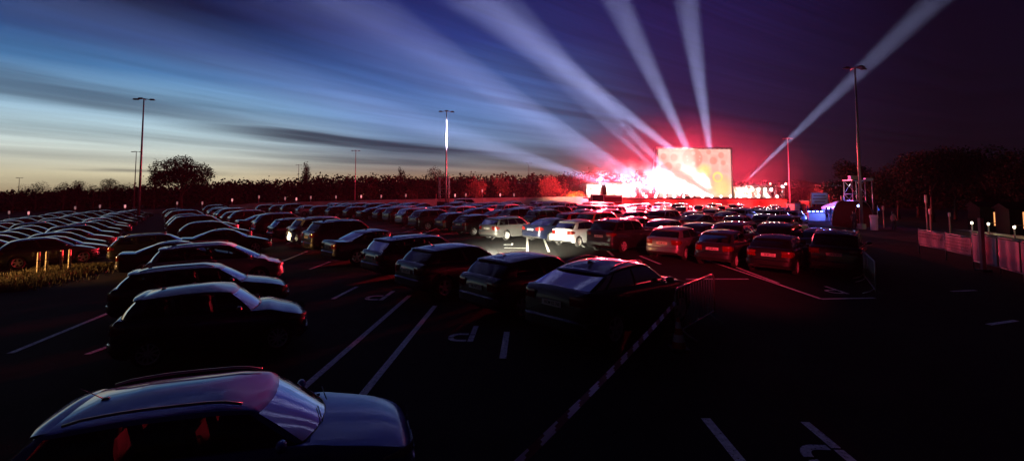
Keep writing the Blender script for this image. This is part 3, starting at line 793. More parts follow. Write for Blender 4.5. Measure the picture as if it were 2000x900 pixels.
mast(264, 132, 296, 'thin distant mast just left of the tall left mast')
mast(694, 140, 294, 'thin mast standing before the wood left of centre')
mast(871, 78, 217, 'tall central mast glowing white near its top, above the lattice tower')
mast(1679, 47, 132, 'tallest mast on the right with white lit upper stretch')
mast(1541, 108, 270, 'faint thin mast right of the stage')
mast(583, 200, 322, 'tiny far mast beside the columnar poplar')
mast(1033, 195, 318, 'faint far mast rising behind the wood right of the lattice tower')
mast(38, 200, 347, 'tiny distant mast at the far left horizon')

def truss(m, a, b, w=.3, n=8, r_=.025, mi=0):
    a, b = Vector(a), Vector(b); d = (b - a).normalized(); u = d.cross(Vector((0, 0, 1)) if abs(d.z) < .9 else Vector((0, 1, 0))).normalized() * w / 2; v = d.cross(u).normalized() * w / 2
    cs = [u + v, u - v, -u - v, -u + v]
    for c in cs: m.tube([a + c, b + c], r_, 5, mi)
    for i in range(n):
        p, q = a.lerp(b, i / n), a.lerp(b, (i + 1) / n)
        for k in range(4):
            m.tube([p + cs[k], q + cs[(k + 1) % 4]], r_ * .6, 4, mi)
def tower(px, D, ytop, w, label, boxes=False):
    b = A(px, D); h = P(px, ytop, D).z - b.z
    r_ = empty('scaffold_tower', b, 0, label, 'scaffold tower', 'speaker towers in the audience')
    for sx in (-1, 1):
        for sy in (-1, 1):
            m = MB(); m.tube([(sx * w / 2, sy * w / 2, 0), (sx * w / 2, sy * w / 2, h)], .055, 8); m.build('post', M_mast, r_)
    m = MB(); n_ = max(2, int(h / 1.6))
    for i in range(n_ + 1):
        z = .2 + (h - .25) * i / n_
        for a_, b2 in (((-1, -1), (1, -1)), ((1, -1), (1, 1)), ((1, 1), (-1, 1)), ((-1, 1), (-1, -1))):
            m.tube([(a_[0] * w / 2, a_[1] * w / 2, z), (b2[0] * w / 2, b2[1] * w / 2, z)], .04, 6)
            if i < n_: m.tube([(a_[0] * w / 2, a_[1] * w / 2, z), (b2[0] * w / 2, b2[1] * w / 2, z + (h - .25) / n_)], .022, 5)
    m.build('bracing', M_mast, r_)
    m = MB(); m.box((0, 0, h), (w + .2, w + .2, .12)); m.box((0, 0, h * .52), (w - .12, w - .12, .06)); m.build('platform', M_mast, r_)
    m = MB(); m.box((0, 0, .85), (w + .5, w + .5, 1.7)); m.build('base_cover', M_black, r_)
    if boxes:
        for q_ in (((-.3, -.5, h + .29), (1.2, .5, .45)), ((-.3, -.8, h * .5), (1.0, .1, .25)), ((1.7, 0, h + .1), (.9, .4, .3))):
            m = MB(); m.box(*q_); m.build('equipment_box', M_white, r_)
        m = MB(); m.tube([(w / 2, 0, h - .1), (2.1, 0, h - .1)], .05, 6); m.tube([(2.1, 0, h - .05), (2.1, 0, .0)], .05, 6); m.build('side_arm', M_mast, r_)
    return r_, h
tw1, hh1 = tower(868, 76, 346, 1.45, 'slim lattice tower on a black covered base in the middle of the cars')
tw2, hh2 = tower(1668, 58, 352, 1.5, 'wide scaffold tower with white boxes under the tallest right mast', True)

M_lensW = mat('lens_white', (1, 1, 1), .3, emis=(1, .93, .9), estr=200)
M_lensR = mat('lens_red', (1, .2, .2), .3, emis=(1, .08, .06), estr=25)
M_lensB = mat('lens_blue', (.2, .3, 1), .3, emis=(.12, .2, 1), estr=14)
def lamp_unit(name, loc, aim, label, m_lens, s=.3, group=None):
    r_ = link(name, None, None, loc, (Vector(aim) - Vector(loc)).to_track_quat('Y', 'Z').to_euler()); tag(r_, label, 'stage light', group)
    m = MB(); m.lathe([(.001, -s), (s * .45, -s), (s * .55, -s * .4), (s * .55, s * .4), (s * .5, s * .42)], axis='z', n=12)
    m.v = [(x, z, y) for x, y, z in m.v]; m.build('housing', M_lamp, r_, recalc=True)
    m = MB(); m.lathe([(s * .5, s * .36), (.001, s * .40)], axis='z', n=12); m.v = [(x, z, y) for x, y, z in m.v]; m.build('lens', m_lens, r_, recalc=True)
    m = MB(); m.tube([(s * .62, 0, 0), (s * .62, 0, -s * .8), (-s * .62, 0, -s * .8), (-s * .62, 0, 0)], s * .06, 5); m.build('yoke', M_lamp, r_)
    return r_
def spot(name, loc, aim, power, col, ang, blend=.5, rad=.1):
    l = bpy.data.lights.new(name, 'SPOT'); l.energy = power; l.color = col; l.spot_size = R(ang); l.spot_blend = blend; l.shadow_soft_size = rad
    o = bpy.data.objects.new(name, l); COL.objects.link(o); o.location = loc; o.rotation_euler = (Vector(aim) - Vector(loc)).to_track_quat('-Z', 'Y').to_euler(); return o
def point(name, loc, power, col, rad=.15):
    l = bpy.data.lights.new(name, 'POINT'); l.energy = power; l.color = col; l.shadow_soft_size = rad
    o = bpy.data.objects.new(name, l); COL.objects.link(o); o.location = loc; return o

# ================================================================== STAGE
DS = 84.0
sx = lambda px, D=DS: (px - 1000) / F * D
sz_ = lambda py, D=DS: P(1350, py, D).z
M_deck = mat('stage_deck', (.03, .03, .03), .6)
M_skirt = mat('stage_skirt', (.35, .12, .12), .8, noise=(.8, .2))
M_alu = mat('aluminium_truss', (.6, .6, .62), .35, .85)
M_drape = mat('pale_backdrop', (.7, .66, .62), .8, noise=(1.2, .15))
x0, x1, xm0, xm1 = sx(1152), sx(1536), sx(1252), sx(1452)
zd = 2.15
gz = zg(sx(1350), DS)
st = empty('concert_stage', (sx(1345), DS, gz), 0, 'long open air stage with red skirt and white lit wings, beyond the parked cars', 'stage')
ox = sx(1345)
m = MB(); m.box(((x0 + x1) / 2 - ox, 4, zd - gz - .1), (x1 - x0, 8, .2)); m.build('deck', M_deck, st)
m = MB(); n_ = 80; rows = []
for z in (0, (zd - gz - .2)):
    rows.append([Vector((x0 - ox + (x1 - x0) * i / n_, -.06 + .05 * math.sin(i * 1.9), z)) for i in range(n_ + 1)])
m.grid(rows); m.build('skirt', M_skirt, st)
def wing(xa, xb, zt, bays):
    fm = MB(); 
    for i in range(bays + 1):
        x = xa + (xb - xa) * i / bays - ox
        truss(fm, (x, .6, zd - gz), (x, .6, zt - gz), .26, 6)
        truss(fm, (x, 5, zd - gz), (x, 5, zt - gz), .26, 6)
    for y in (.6, 5): truss(fm, (xa - ox, y, zt - gz), (xb - ox, y, zt - gz), .3, bays * 4)
    wg_ = fm.build('wing_frame', M_alu, st)
    bd = MB(); bd.box(((xa + xb) / 2 - ox, 5.4, (zd + zt) / 2 - gz), (xb - xa, .05, zt - zd - .1)); bd.build('wing_backdrop', M_drape, st)
    rf_ = MB(); rf_.box(((xa + xb) / 2 - ox, 2.8, zt - gz + .22), (xb - xa + .4, 5.2, .06)); rf_.build('wing_roof', M_deck, st)
zl, zr_ = sz_(358), sz_(364)
wing(x0 + .3, xm0, zl, 5); wing(xm1 + .6, x1 - .3, zr_, 5)
m = MB()
for q in range(6): m.box((sx(1545) - ox + .3 * 0, .5 + q * .3, .15 + q * .33), (1.4, .3, .08))
m.tube([(sx(1545) - ox - .7, .4, 1.0), (sx(1545) - ox - .7, 2.2, 3.0)], .04, 6); m.build('stair', M_alu, st)
# the screen
scr = empty('video_screen', (sx(1374), DS + 4.0, zd), R(4), 'huge glowing video screen with pale floral pattern above the stage', 'screen')
sw = (sx(1440, DS + 4) - sx(1293, DS + 4)); zb_, zt_ = 0.15, sz_(291, DS + 4) - zd
em = bpy.data.materials.new('screen_picture'); em.use_nodes = True; nt = em.node_tree; b = nt.nodes['Principled BSDF']
tc = nt.nodes.new('ShaderNodeTexCoord'); sp = nt.nodes.new('ShaderNodeSeparateXYZ'); nt.links.new(tc.outputs['Object'], sp.inputs[0])
def mth(op, a, b_=None, c=None):
    n_ = nt.nodes.new('ShaderNodeMath'); n_.operation = op
    for i, v in enumerate((a, b_, c)):
        if v is None: continue
        if isinstance(v, (int, float)): n_.inputs[i].default_value = v
        else: nt.links.new(v, n_.inputs[i])
    return n_.outputs[0]
X, Z_ = sp.outputs[0], sp.outputs[2]
def disc(cx, cz, r_, soft=.12):
    d = mth('SQRT', mth('ADD', mth('POWER', mth('SUBTRACT', X, cx), 2), mth('POWER', mth('SUBTRACT', Z_, cz), 2)))
    return mth('SUBTRACT', 1.0, mth('SMOOTH_MIN', 1.0, mth('MAXIMUM', mth('DIVIDE', mth('SUBTRACT', d, r_ - soft), soft * 2), 0.0), .01))
def sx2(px): return (px - 1366) / F * (DS + 4)
def sz2(py): return sz_(py, DS + 4) - zd
mask = None
for (px, py, rp) in ((1362, 309, 20), (1325, 308, 7), (1404, 314, 7.5), (1304, 306, 6), (1313, 325, 8), (1334, 325, 6), (1420, 303, 6), (1395, 297, 5), (1424, 318, 5), (1303, 326, 5)):
    d = disc(sx2(px), sz2(py), rp / F * (DS + 4)); mask = d if mask is None else mth('MAXIMUM', mask, d)
hole = None
for (px, py, rp) in ((1364, 299, 4), (1351, 306, 1.6), (1377, 306, 1.6), (1352, 313, 1.4), (1376, 313, 1.4), (1364, 319, 3.6)):
    d = disc(sx2(px), sz2(py), rp / F * (DS + 4), .06); hole = d if hole is None else mth('MAXIMUM', hole, d)
mask = mth('MULTIPLY', mask, mth('SUBTRACT', 1.0, hole))
ring = mth('SUBTRACT', disc(sx2(1412), sz2(346), 1.0, .1), disc(sx2(1412), sz2(346), .55, .1))
yel = mth('MAXIMUM', mth('MULTIPLY', disc(sx2(1385), sz2(335), 1.2, .5), .8), mth('MULTIPLY', disc(sx2(1420), sz2(366), 1.8, .9), .7)); yel = mth('MAXIMUM', yel, ring)
def mixc(fac, a, b_):
    n_ = nt.nodes.new('ShaderNodeMix'); n_.data_type = 'RGBA'
    nt.links.new(fac, n_.inputs[0])
    for i, v in ((6, a), (7, b_)):
        if isinstance(v, tuple): n_.inputs[i].default_value = (*v, 1)
        else: nt.links.new(v, n_.inputs[i])
    return n_.outputs[2]
c1 = mixc(mask, (1.0, .52, .44), (.98, .33, .26))
nn = nt.nodes.new('ShaderNodeTexNoise'); nn.inputs['Scale'].default_value = .45; nt.links.new(tc.outputs['Object'], nn.inputs['Vector'])
vo = nt.nodes.new('ShaderNodeTexVoronoi'); vo.feature = 'DISTANCE_TO_EDGE'; vo.inputs['Scale'].default_value = .55; vo.inputs['Randomness'].default_value = .15
mpv_ = nt.nodes.new('ShaderNodeMapping'); mpv_.inputs['Rotation'].default_value = (R(90), 0, 0); nt.links.new(tc.outputs['Object'], mpv_.inputs[0]); nt.links.new(mpv_.outputs[0], vo.inputs['Vector'])
edge = nt.nodes.new('ShaderNodeMapRange'); edge.inputs[1].default_value = .05; edge.inputs[2].default_value = .22; edge.inputs[3].default_value = .0; edge.inputs[4].default_value = .34; nt.links.new(vo.outputs['Distance'], edge.inputs[0])
c1 = mixc(edge.outputs[0], c1, (.98, .36, .28))
c2 = mixc(yel, c1, (1.0, .78, .25))
nt.links.new(c2, b.inputs['Emission Color']); b.inputs['Base Color'].default_value = (.02, .02, .02, 1)
nt.links.new(mth('MULTIPLY_ADD', nn.outputs[0], .6, .85), b.inputs['Emission Strength'])
m = MB(); m.box((0, 0, (zb_ + zt_) / 2), (sw, .12, zt_ - zb_)); m.build('picture', em, scr)
m = MB()
for (a_, b_) in (((-sw / 2 - .1, 0, 0), (-sw / 2 - .1, 0, zt_ + .1)), ((sw / 2 + .1, 0, 0), (sw / 2 + .1, 0, zt_ + .1)), ((-sw / 2 - .2, 0, zt_ + .12), (sw / 2 + .2, 0, zt_ + .12))): truss(m, a_, b_, .22, 16, .04)
m.build('frame', M_alu, scr)
m = MB()
for z in np.linspace(.2, zt_, 6):
    k = 2.6 - 1.9 * z / zt_
    m.tube([(sw / 2 + .25, .3, z), (sw / 2 + .25 + k * .55, k, z)], .05, 5)
m.tube([(sw / 2 + .25, .3, 0), (sw / 2 + .25, .3, zt_)], .07, 6); m.tube([(sw / 2 + 1.7, 2.6, 0), (sw / 2 + .6, .8, zt_)], .07, 6); m.tube([(-sw / 2 - .4, 2.6, 0), (-sw / 2 - .3, .6, zt_)], .07, 6)
m.build('back_scaffold', M_alu, scr)
# things on the stage
ld = empty('line_speaker', (sx(1181), DS + 1.0, zl - .1), 0, 'black hanging loudspeaker cluster in the left stage wing', 'loudspeaker')
m = MB()
for q in range(5): m.box((0, .1 * math.sin(q * .35), -.35 - q * .34), (.95, .6, .31), 0, Matrix.Rotation(R(-3 * q), 3, 'X'))
m.build('cabinet', M_black, ld); m = MB(); m.tube([(0, 0, .2), (0, 0, -.2)], .03, 5); m.build('hanger', M_mast, ld)
def flightcase(px0, px1, y0, y1, D, matl, label, cat='case', name='equipment_case', bands=False):
    b_ = A((px0 + px1) / 2, D); z0, z1 = P(px0, y1, D).z, P(px0, y0, D).z; w_ = sx(px1, D) - sx(px0, D)
    r_ = empty(name, (b_.x, b_.y, b_.z), 0, label, cat)
    z1 -= b_.z; m = MB(); m.box((0, 0, z1 / 2), (w_, 1.1, z1)); m.build('shell', matl, r_)
    m = MB()
    for sx_ in (-1, 1):
        for sy_ in (-1, 1): m.box((sx_ * w_ / 2, sy_ * .55, z1 / 2), (.07, .07, z1 + .02))
    m.box((0, -.56, z1 - .03), (w_, .04, .07)); m.box((0, -.56, z1 * .6), (w_, .03, .05)); m.build('edge_rail', M_alu, r_)
    if bands: m = MB(); m.box((0, -.58, z1 - .22), (w_ * .85, .04, .16)); m.build('sign_strip', M_white, r_)
    return r_
flightcase(1155, 1177, 380, 398, 80, M_black, 'big black box standing at the left foot of the stage')
flightcase(1178, 1213, 381, 399, 80, mat('red_box', (.35, .03, .03), .6), 'red box with a white strip, right of the big black box', bands=True)
for i in range(15):
    px = 1262 + i * 18.3
    lamp_unit('stage_light', (sx(px), DS + .35, zd + .28), (sx(px) - 4 + i * .4, 10, 1), f'stage edge lamp glowing white, {ORD[i]} from the left along the deck edge', M_lensW, .26, 'lamps along the stage edge')
for i in range(6):
    px = 1462 + i * 13
    lamp_unit('wing_light', (sx(px), DS + 3.6, zr_ - .5), (sx(px), 40, 0), f'bright lamp in the right stage wing, {ORD[i]} from the screen', M_lensW, .36, 'lamps in the right stage wing')
for i in range(6):
    px = 1164 + i * 15
    lamp_unit('wing_light', (sx(px), DS + 3.6, zl - .5), (sx(px), 40, 0), f'bright lamp in the left stage wing, {ORD[i]} from the outer end', M_lensW, .3, 'lamps in the left stage wing')
dk = empty('drum_riser', (sx(1350), DS + 2.6, zd), 0, 'low riser with drums in front of the video screen', 'drum kit')
m = MB(); m.box((0, 0, .15), (2.6, 2, .3)); m.build('platform', M_deck, dk)
m = MB()
for (x, z, r_) in ((0, .6, .3), (-.6, .75, .2), (.5, .95, .17), (.85, .7, .22)): m.lathe([(.001, -.18), (r_, -.18), (r_, .18), (.001, .18)], axis='z', c=(x, 0, z), n=14)
m.build('drum', mat('drum_shell', (.4, .1, .1), .3), dk)
m = MB()
for x in (-1., 1.1): m.lathe([(.001, .0), (.28, -.03)], axis='z', c=(x, 0, 1.35), n=14); m.tube([(x, 0, .3), (x, 0, 1.35)], .02, 5)
m.build('cymbal', M_chrome, dk)

# beams: real narrow spots shining through the haze
W_ = (.95, .80, 1.0)
BEAMS = [ # source px,py,D  target px,py,D  angle, power
 ((1384, 376, DS + 6), (1213, 20, DS + 9), 9.5, 10),
 ((1400, 376, DS + 6), (1342, 10, DS + 9), 9, 10),
 ((1385, 345, DS + 6.5), (1000, 60, DS + 9.5), 9.5, 12),
 ((1352, 384, DS + .02), (1150, 175, DS - 4), 8, 9),
 ((1300, 379, DS + .02), (1010, 200, DS - 10), 8.5, 10),
 ((1258, 380, DS + .02), (871, 262, 78), 8, 7),
 ((1449, 361, DS + .3), (1780, 45, DS - 6), 6.5, 6.5),
 ((1284, 379, DS + .02), (800, 130, DS - 22), 10, 8),
 ((1330, 379, DS + .02), (1060, 120, DS - 8), 7, 6),
 ((1240, 381, DS + .02), (1010, 300, DS - 12), 7, 4),
]
for i, (s_, t_, an, pw) in enumerate(BEAMS):
    a_, b_ = P(*s_), P(*t_)
    lamp_unit('beam_light', a_ - Vector((0, 0, .0)), b_, ['moving beam lamp behind the screen aimed steeply up', 'moving beam lamp behind the screen aimed almost straight up', 'moving beam lamp on deck aimed up to the left, widest sweep', 'moving beam lamp beside the drums aimed left', 'moving beam lamp left of the screen aimed low left', 'outermost low beam lamp near the left wing', 'beam lamp on the right wing roof aimed up to the right', 'beam lamp left of the screen aimed far left', 'beam lamp at the lower left corner of the screen aimed up to the left', 'beam lamp at the inner end of the left wing aimed almost level'][i], M_lensW, .4, 'moving beam lamps of the stage')
    spot('beam', a_ + (b_ - a_).normalized() * .4, b_, pw * 7.4e6, W_, an, 1.0, .12)
# thin side beams from the towers
tp1 = Vector((A(868, 76).x + .6, 75.4, P(868, 351, 76).z)); tg1 = P(1120, 362, 86)
tp2 = Vector((A(1668, 58).x - .7, 57.5, P(1660, 362, 58).z)); tg2 = P(1545, 363, 80)
for nm, a_, b_ in (('white lamp on the lattice tower throwing a thin beam right', tp1, tg1), ('white lamp on the wide scaffold tower throwing a thin beam left', tp2, tg2)):
    lamp_unit('tower_light', a_, b_, nm, M_lensW, .2); spot('thin_beam', a_ + (b_ - a_).normalized() * .3, b_, 2.4e6, (1, .9, 1), 1.6, .5, .02)
# red and white wash over the audience
for i, (px, z, pw) in enumerate(((1170, 4.6, 1.), (1225, 5.0, 1.2), (1268, 3.2, 1.6), (1460, 3.4, 1.8), (1500, 4.6, 1.4), (1530, 4.6, 1.2))):
    a_ = Vector((sx(px), DS - .8, z)); b_ = Vector((0, 38, 0)) if px < 1400 else Vector((-9, 42, 0))
    lamp_unit('wash_light', a_, b_, f'red wash lamp over the stage front, {ORD[i]} from the left', M_lensR, .34, 'red wash lamps of the stage')
    spot('red_wash', a_ + (b_ - a_).normalized() * .4, b_, pw * 300000, (1, .03, .05), 46, .9, .3)
# strong light thrown on the wings' pale backdrops and the skirt
for i, px in enumerate((1170, 1200, 1230, 1475, 1500, 1522)):
    zt = (zl if px < 1300 else zr_) - .4
    spot('wing_fill', (sx(px), DS + 1.0, zt), (sx(px), DS + 5.4, zd + 1.3), 5200, (1, .72, .5), 75, .8, .1)
for px in (1200, 1290, 1370, 1450, 1520):
    spot('skirt_wash', (sx(px), DS - 2.2, .6 + gz), (sx(px), DS + .5, 1.6), 2500, (1, .04, .04), 140, .8, .1)
spot('stage_burst', (sx(1395), DS + 1.5, zd + .5), P(1245, 340, DS + 3), 420000, (1, .88, .85), 34, .8, .1)
spot('stage_burst', (sx(1405), DS + 1.5, zd + .5), P(1352, 325, DS + 2.5), 150000, (1, .9, .8), 40, .9, .1)
spot('stage_burst', (sx(1300), DS + 1.5, zd + .5), P(1160, 345, DS + 4), 12000, (1, .8, .8), 18, .8, .1)
spot('stage_burst', (sx(1320), DS + 1.5, zd + .5), P(1215, 322, DS + 4), 12000, (1, .8, .8), 14, .8, .1)
for i, (px, py, pw) in enumerate(((1215, 352, 9000), (1275, 350, 14000), (1175, 350, 9000))): point('smoke_red', P(px, py, DS + 3), pw * 3.5, (1, .03, .06), .3)

for (px, py) in ((1158, 341), (1172, 330), (1213, 337), (1240, 318), (1262, 330)):
    spot('white_streak', Vector((sx(1398), DS + 1.2, zd + .6)), P(px, py, DS + 3.2), 60000, (1, .9, .95), 3.2, .6, .04)
# stage smoke: drifting bank of fog
def smoke(name, c, dims, dens, label, scale, inner=.35):
    b = bmesh.new(); bmesh.ops.create_icosphere(b, subdivisions=4, radius=1)
    for v in b.verts: v.co = Vector((v.co.x * dims[0], v.co.y * dims[1], v.co.z * dims[2]))
    me = bpy.data.meshes.new(name); b.to_mesh(me); b.free()
    m = bpy.data.materials.new(name + '_volume'); m.use_nodes = True; nt = m.node_tree; nt.nodes.clear()
    o_ = nt.nodes.new('ShaderNodeOutputMaterial'); pv = nt.nodes.new('ShaderNodeVolumePrincipled'); pv.inputs['Color'].default_value = (.95, .93, .93, 1)
    tc = nt.nodes.new('ShaderNodeTexCoord'); nz = nt.nodes.new('ShaderNodeTexNoise'); nz.inputs['Scale'].default_value = scale; nz.inputs['Detail'].default_value = 4; nz.inputs['Distortion'].default_value = .6
    ln = nt.nodes.new('ShaderNodeVectorMath'); ln.operation = 'DIVIDE'; ln.inputs[1].default_value = dims; l2 = nt.nodes.new('ShaderNodeVectorMath'); l2.operation = 'LENGTH'
    mr = nt.nodes.new('ShaderNodeMapRange'); mr.interpolation_type = 'SMOOTHSTEP'; mr.inputs[1].default_value = 1.0; mr.inputs[2].default_value = inner
    m2 = nt.nodes.new('ShaderNodeMapRange'); m2.inputs[1].default_value = .42 if inner > .1 else -1.5; m2.inputs[2].default_value = .62 if inner > .1 else 1.2
    mu = nt.nodes.new('ShaderNodeMath'); mu.operation = 'MULTIPLY'; mu2 = nt.nodes.new('ShaderNodeMath'); mu2.operation = 'MULTIPLY'; mu2.inputs[1].default_value = dens
    for a_, b_ in ((tc.outputs['Object'], nz.inputs['Vector']), (tc.outputs['Object'], ln.inputs[0]), (ln.outputs[0], l2.inputs[0]), (l2.outputs['Value'], mr.inputs[0]), (nz.outputs[0], m2.inputs[0]), (mr.outputs[0], mu.inputs[0]), (m2.outputs[0], mu.inputs[1]), (mu.outputs[0], mu2.inputs[0]), (mu2.outputs[0], pv.inputs['Density']), (pv.outputs[0], o_.inputs['Volume'])):
        nt.links.new(a_, b_)
    me.materials.append(m); o = link(name, me, loc=c); tag(o, label, 'smoke', kind='stuff')
    return o
smoke('stage_smoke', Vector((sx(1232), DS + 4.2, P(1235, 352, DS).z)), (11.0, 3.4, 4.2), .09, 'red lit smoke drifting over the left half of the stage', .22)
for (x_, z_, pw_) in ((22, 7, 1.5), (36, 14, 1.0), (50, 8, .8), (60, 6, .3)): spot('added_back_red', (x_, DS + 10.5, z_ - 3), (x_, DS + 40, z_ + 6), 150000 * pw_, (1, .03, .07), 160, .5, .4)  # added red spots behind the stage, aimed back into the veil
smoke('stage_smoke', Vector((38, DS + 22, 6)), (34, 10.0, 17), .012, 'thin smoke veil added behind the stage for its red glow', .12, 0.0)  # veil added to spread a red glow behind the stage
smoke('stage_smoke', Vector((sx(1340), DS + 2.7, P(1345, 362, DS).z)), (7.0, 1.8, 4.2), .14, 'white lit smoke in front of the video screen', .4)

# ================================================================== SITE WALL, MARKER LAMPS
M_wall = mat('rendered_wall', (.48, .44, .42), .8, noise=(.7, .2))
def wall(pts, label):
    a = pts[0]; b0 = A(a[0], a[1])
    r_ = empty('site_wall', b0, 0, label, 'wall')
    m = MB(); cp = MB()
    for (p, q) in zip(pts, pts[1:]):
        n_ = max(1, int(abs(q[0] - p[0]) / 25))
        for i in range(n_):
            A0 = [p[k] + (q[k] - p[k]) * i / n_ for k in range(3)]; A1 = [p[k] + (q[k] - p[k]) * (i + 1) / n_ for k in range(3)]
            g0, g1 = A(A0[0], A0[1]) - b0, A(A1[0], A1[1]) - b0
            z0, z1 = P(A0[0], A0[2], A0[1]).z - b0.z, P(A1[0], A1[2], A1[1]).z - b0.z
            d = (Vector((g1.x, g1.y)) - Vector((g0.x, g0.y))); d = d - d.normalized() * .02; nrm = Vector((-d.y, d.x)).normalized() * .1
            def blk(mb, off, za0, zb0, za1, zb1):
                vs = []
                for (g, za, zb) in ((g0, za0, zb0), (Vector((g0.x + d.x, g0.y + d.y, g1.z)), za1, zb1)):
                    for s_ in (-1, 1):
                        for z in (za, zb): vs.append(Vector((g.x + nrm.x * s_ * off, g.y + nrm.y * s_ * off, z)))
                mb.add(vs, [(0, 1, 5, 4), (2, 6, 7, 3), (1, 3, 7, 5), (0, 2, 3, 1), (4, 5, 7, 6)], 0, False)
            blk(m, 1, g0.z - .1, z0 - .06, g1.z - .1, z1 - .06); blk(cp, 1.4, z0 - .06, z0, z1 - .06, z1)
    m.build('panel', M_wall, r_); cp.build('coping', M_mast, r_)
wall([(276, 92, 410), (345, 92, 407)], 'short pale low wall catching red light, between the left block and the left column of cars')
wall([(450, 93, 400), (520, 94, 396), (700, 95, 391), (1000, 98, 385.5), (1148, 99, 384)], 'long pale low wall catching red light behind the packed cars')
MPX = [(22, 412), (60, 413), (150, 403), (198, 400), (247, 400), (348, 394), (397, 394), (455, 388), (507, 382), (558, 385), (580, 386), (608, 383), (657, 382), (706, 381), (745, 381), (793, 379), (889, 379), (910, 378), (942, 370), (977, 378), (1004, 378)]
M_pole = mat('lamp_post_paint', (.25, .25, .25), .5)
for i, (px, yt) in enumerate(MPX):
    D = 89 if px < 400 else 90.5; b = A(px, D)
    if px < 300: D = 84; b = A(px, D)
    h = P(px, yt, D).z - b.z
    r_ = empty('post_lamp', b, 0, f'slim post lamp with white glass, {ORD[i]} from the left in front of the dark wood', 'post lamp', 'post lamps along the edge of the car park')
    m = MB(); m.tube([(0, 0, 0), (0, 0, h - .5)], .045, 6); m.build('post', M_pole, r_)
    m = MB(); m.lathe([(.001, h - .55), (.16, h - .5), (.19, h - .2), (.16, h - .02), (.001, h)], n=10); m.v = [(x * .75, y * .75, z) for x, y, z in m.v]; m.build('glass', M_opal2 if i % 3 == 1 else M_opal, r_)
    m = MB(); m.lathe([(.22, h), (.12, h + .08), (.001, h + .1)], n=10); m.build('cap', M_pole, r_)
# bollards
M_boll = mat('bollard_paint', (.6, .5, .35), .5)
for i, (px, yt, yb) in enumerate(((85, 483, 520), (101, 482, 521), (129, 477, 517), (145, 476, 512))):
    b = A(px, 20.3 + i * .25); h = .95
    r_ = empty('bollard', b, 0, f'wooden bollard lit yellow on the grass strip, {ORD[i]} of four from the left', 'bollard', 'bollards before the left block')
    m = MB(); m.lathe([(.055, 0), (.055, h - .04), (.045, h), (.001, h + .01)], n=12); m.build('post', M_boll, r_)
    m = MB(); m.lathe([(.059, h * .62), (.059, h * .66)], n=12); m.lathe([(.059, h * .3), (.059, h * .33)], n=12); m.build('band', M_trim, r_)
# grass strip
def grass(name, pa, pb, wid, n, label, hgt=.16):
    rng = np.random.default_rng(5); a, b = Vector(pa), Vector(pb); d = (b - a); L_ = d.length; u = d.normalized(); s_ = Vector((-u.y, u.x, 0))
    vs = []; fs = []
    for i in range(n):
        t = rng.uniform(0, L_); w = rng.normal() * wid * .38; p = a + u * t + s_ * w; z = zg(p.x, p.y)
        an = rng.uniform(0, 6.28); h = hgt * rng.uniform(.4, 1.3); dx, dy = math.cos(an) * .02, math.sin(an) * .02; lx, ly = rng.normal(size=2) * .05
        k = len(vs); vs += [(p.x - dx, p.y - dy, z), (p.x + dx, p.y + dy, z), (p.x + lx, p.y + ly, z + h)]; fs.append((k, k + 1, k + 2))
    me = bpy.data.meshes.new(name); me.from_pydata(vs, [], fs); me.materials.append(mat('grass_blade', (.10, .075, .03), .8)); o = link(name, me); tag(o, label, 'grass', kind='stuff')
grass('grass', A(-60, 16.6), A(185, 22.6), 2.0, 26000, 'dry grass strip lit yellow by the left block of cars')
spot('side_lamp', (-27, 16.5, 1.2), A(110, 20.5) + Vector((0, 0, .1)), 9000, (1, .5, .15), 50, .8, .1)

# ================================================================== BARRIERS, TAPE, CONE
def barrier(pa, pb, label, bars=True):
    a, b = Vector(pa), Vector(pb); d = b - a; L_ = d.length
    r_ = empty('crowd_barrier', a, math.atan2(d.y, d.x), label, 'barrier', 'crowd barriers')
    m = MB(); m.tube([(0, 0, .15), (0, 0, .98), (.06, 0, 1.08), (.14, 0, 1.1), (L_ - .14, 0, 1.1), (L_ - .06, 0, 1.08), (L_, 0, .98), (L_, 0, .15)], .021, 8); m.tube([(0, 0, .2), (L_, 0, .2)], .018, 8); m.build('frame', M_mast, r_)
    m = MB()
    n_ = 14
    for i in range(1, n_): m.tube([(L_ * i / n_, 0, .2), (L_ * i / n_, 0, 1.1)], .0045, 4)
    m.build('bars', M_mast, r_)
    for x in (.35, L_ - .35):
        m = MB(); m.tube([(x, -.32, .02), (x, -.12, .10), (x, 0, .2), (x, .12, .10), (x, .32, .02)], .018, 6); m.build('foot', M_mast, r_)
    return r_
ba, bb = A(1314, 10.3), A(1389, 12.2)
barrier(ba, bb, 'steel crowd barrier at the end of the striped tape')
b2a, b2b = A(1661, 21.0), A(1680, 18.2)
barrier(b2a, b2b, 'far steel crowd barrier slanting beside the black suv with pale roof')
barrier(A(1681, 18.0), A(1701, 15.4), 'near steel crowd barrier slanting beside the black suv with pale roof')
def tape(a, b, label, wdt=.07, sag=.12):
    a, b = Vector(a), Vector(b); d = b - a; n_ = int(d.length / .045); m = MB(); rows = []
    sd = Vector((-d.y, d.x, 0)).normalized()
    for i in range(n_ + 1):
        t = i / n_; p = a + d * t; p.z -= sag * 4 * t * (1 - t); tw = R(10) * math.sin(t * 6.3 * 2.3 + .6) + R(-62)
        v = Vector((0, 0, math.cos(tw))) * wdt + sd * math.sin(tw) * wdt
        rows.append([p + v * (k / 3 - .5) for k in range(4)])
    m.grid(rows, matf=lambda i, j: 0 if ((i + j * 1.5) % 14) < 7 else 1)
    o = m.build('barrier_tape', [mat('tape_white', (.9, .9, .92), .35), mat('tape_red', (.14, .004, .008), .5)]); tag(o, label, 'tape')
ta = Vector((ba.x, ba.y, .82)); tb = P(985, 930, 3.9)
tape(ta, tb, 'red and white striped tape running from the crowd barrier towards the camera', sag=.05)
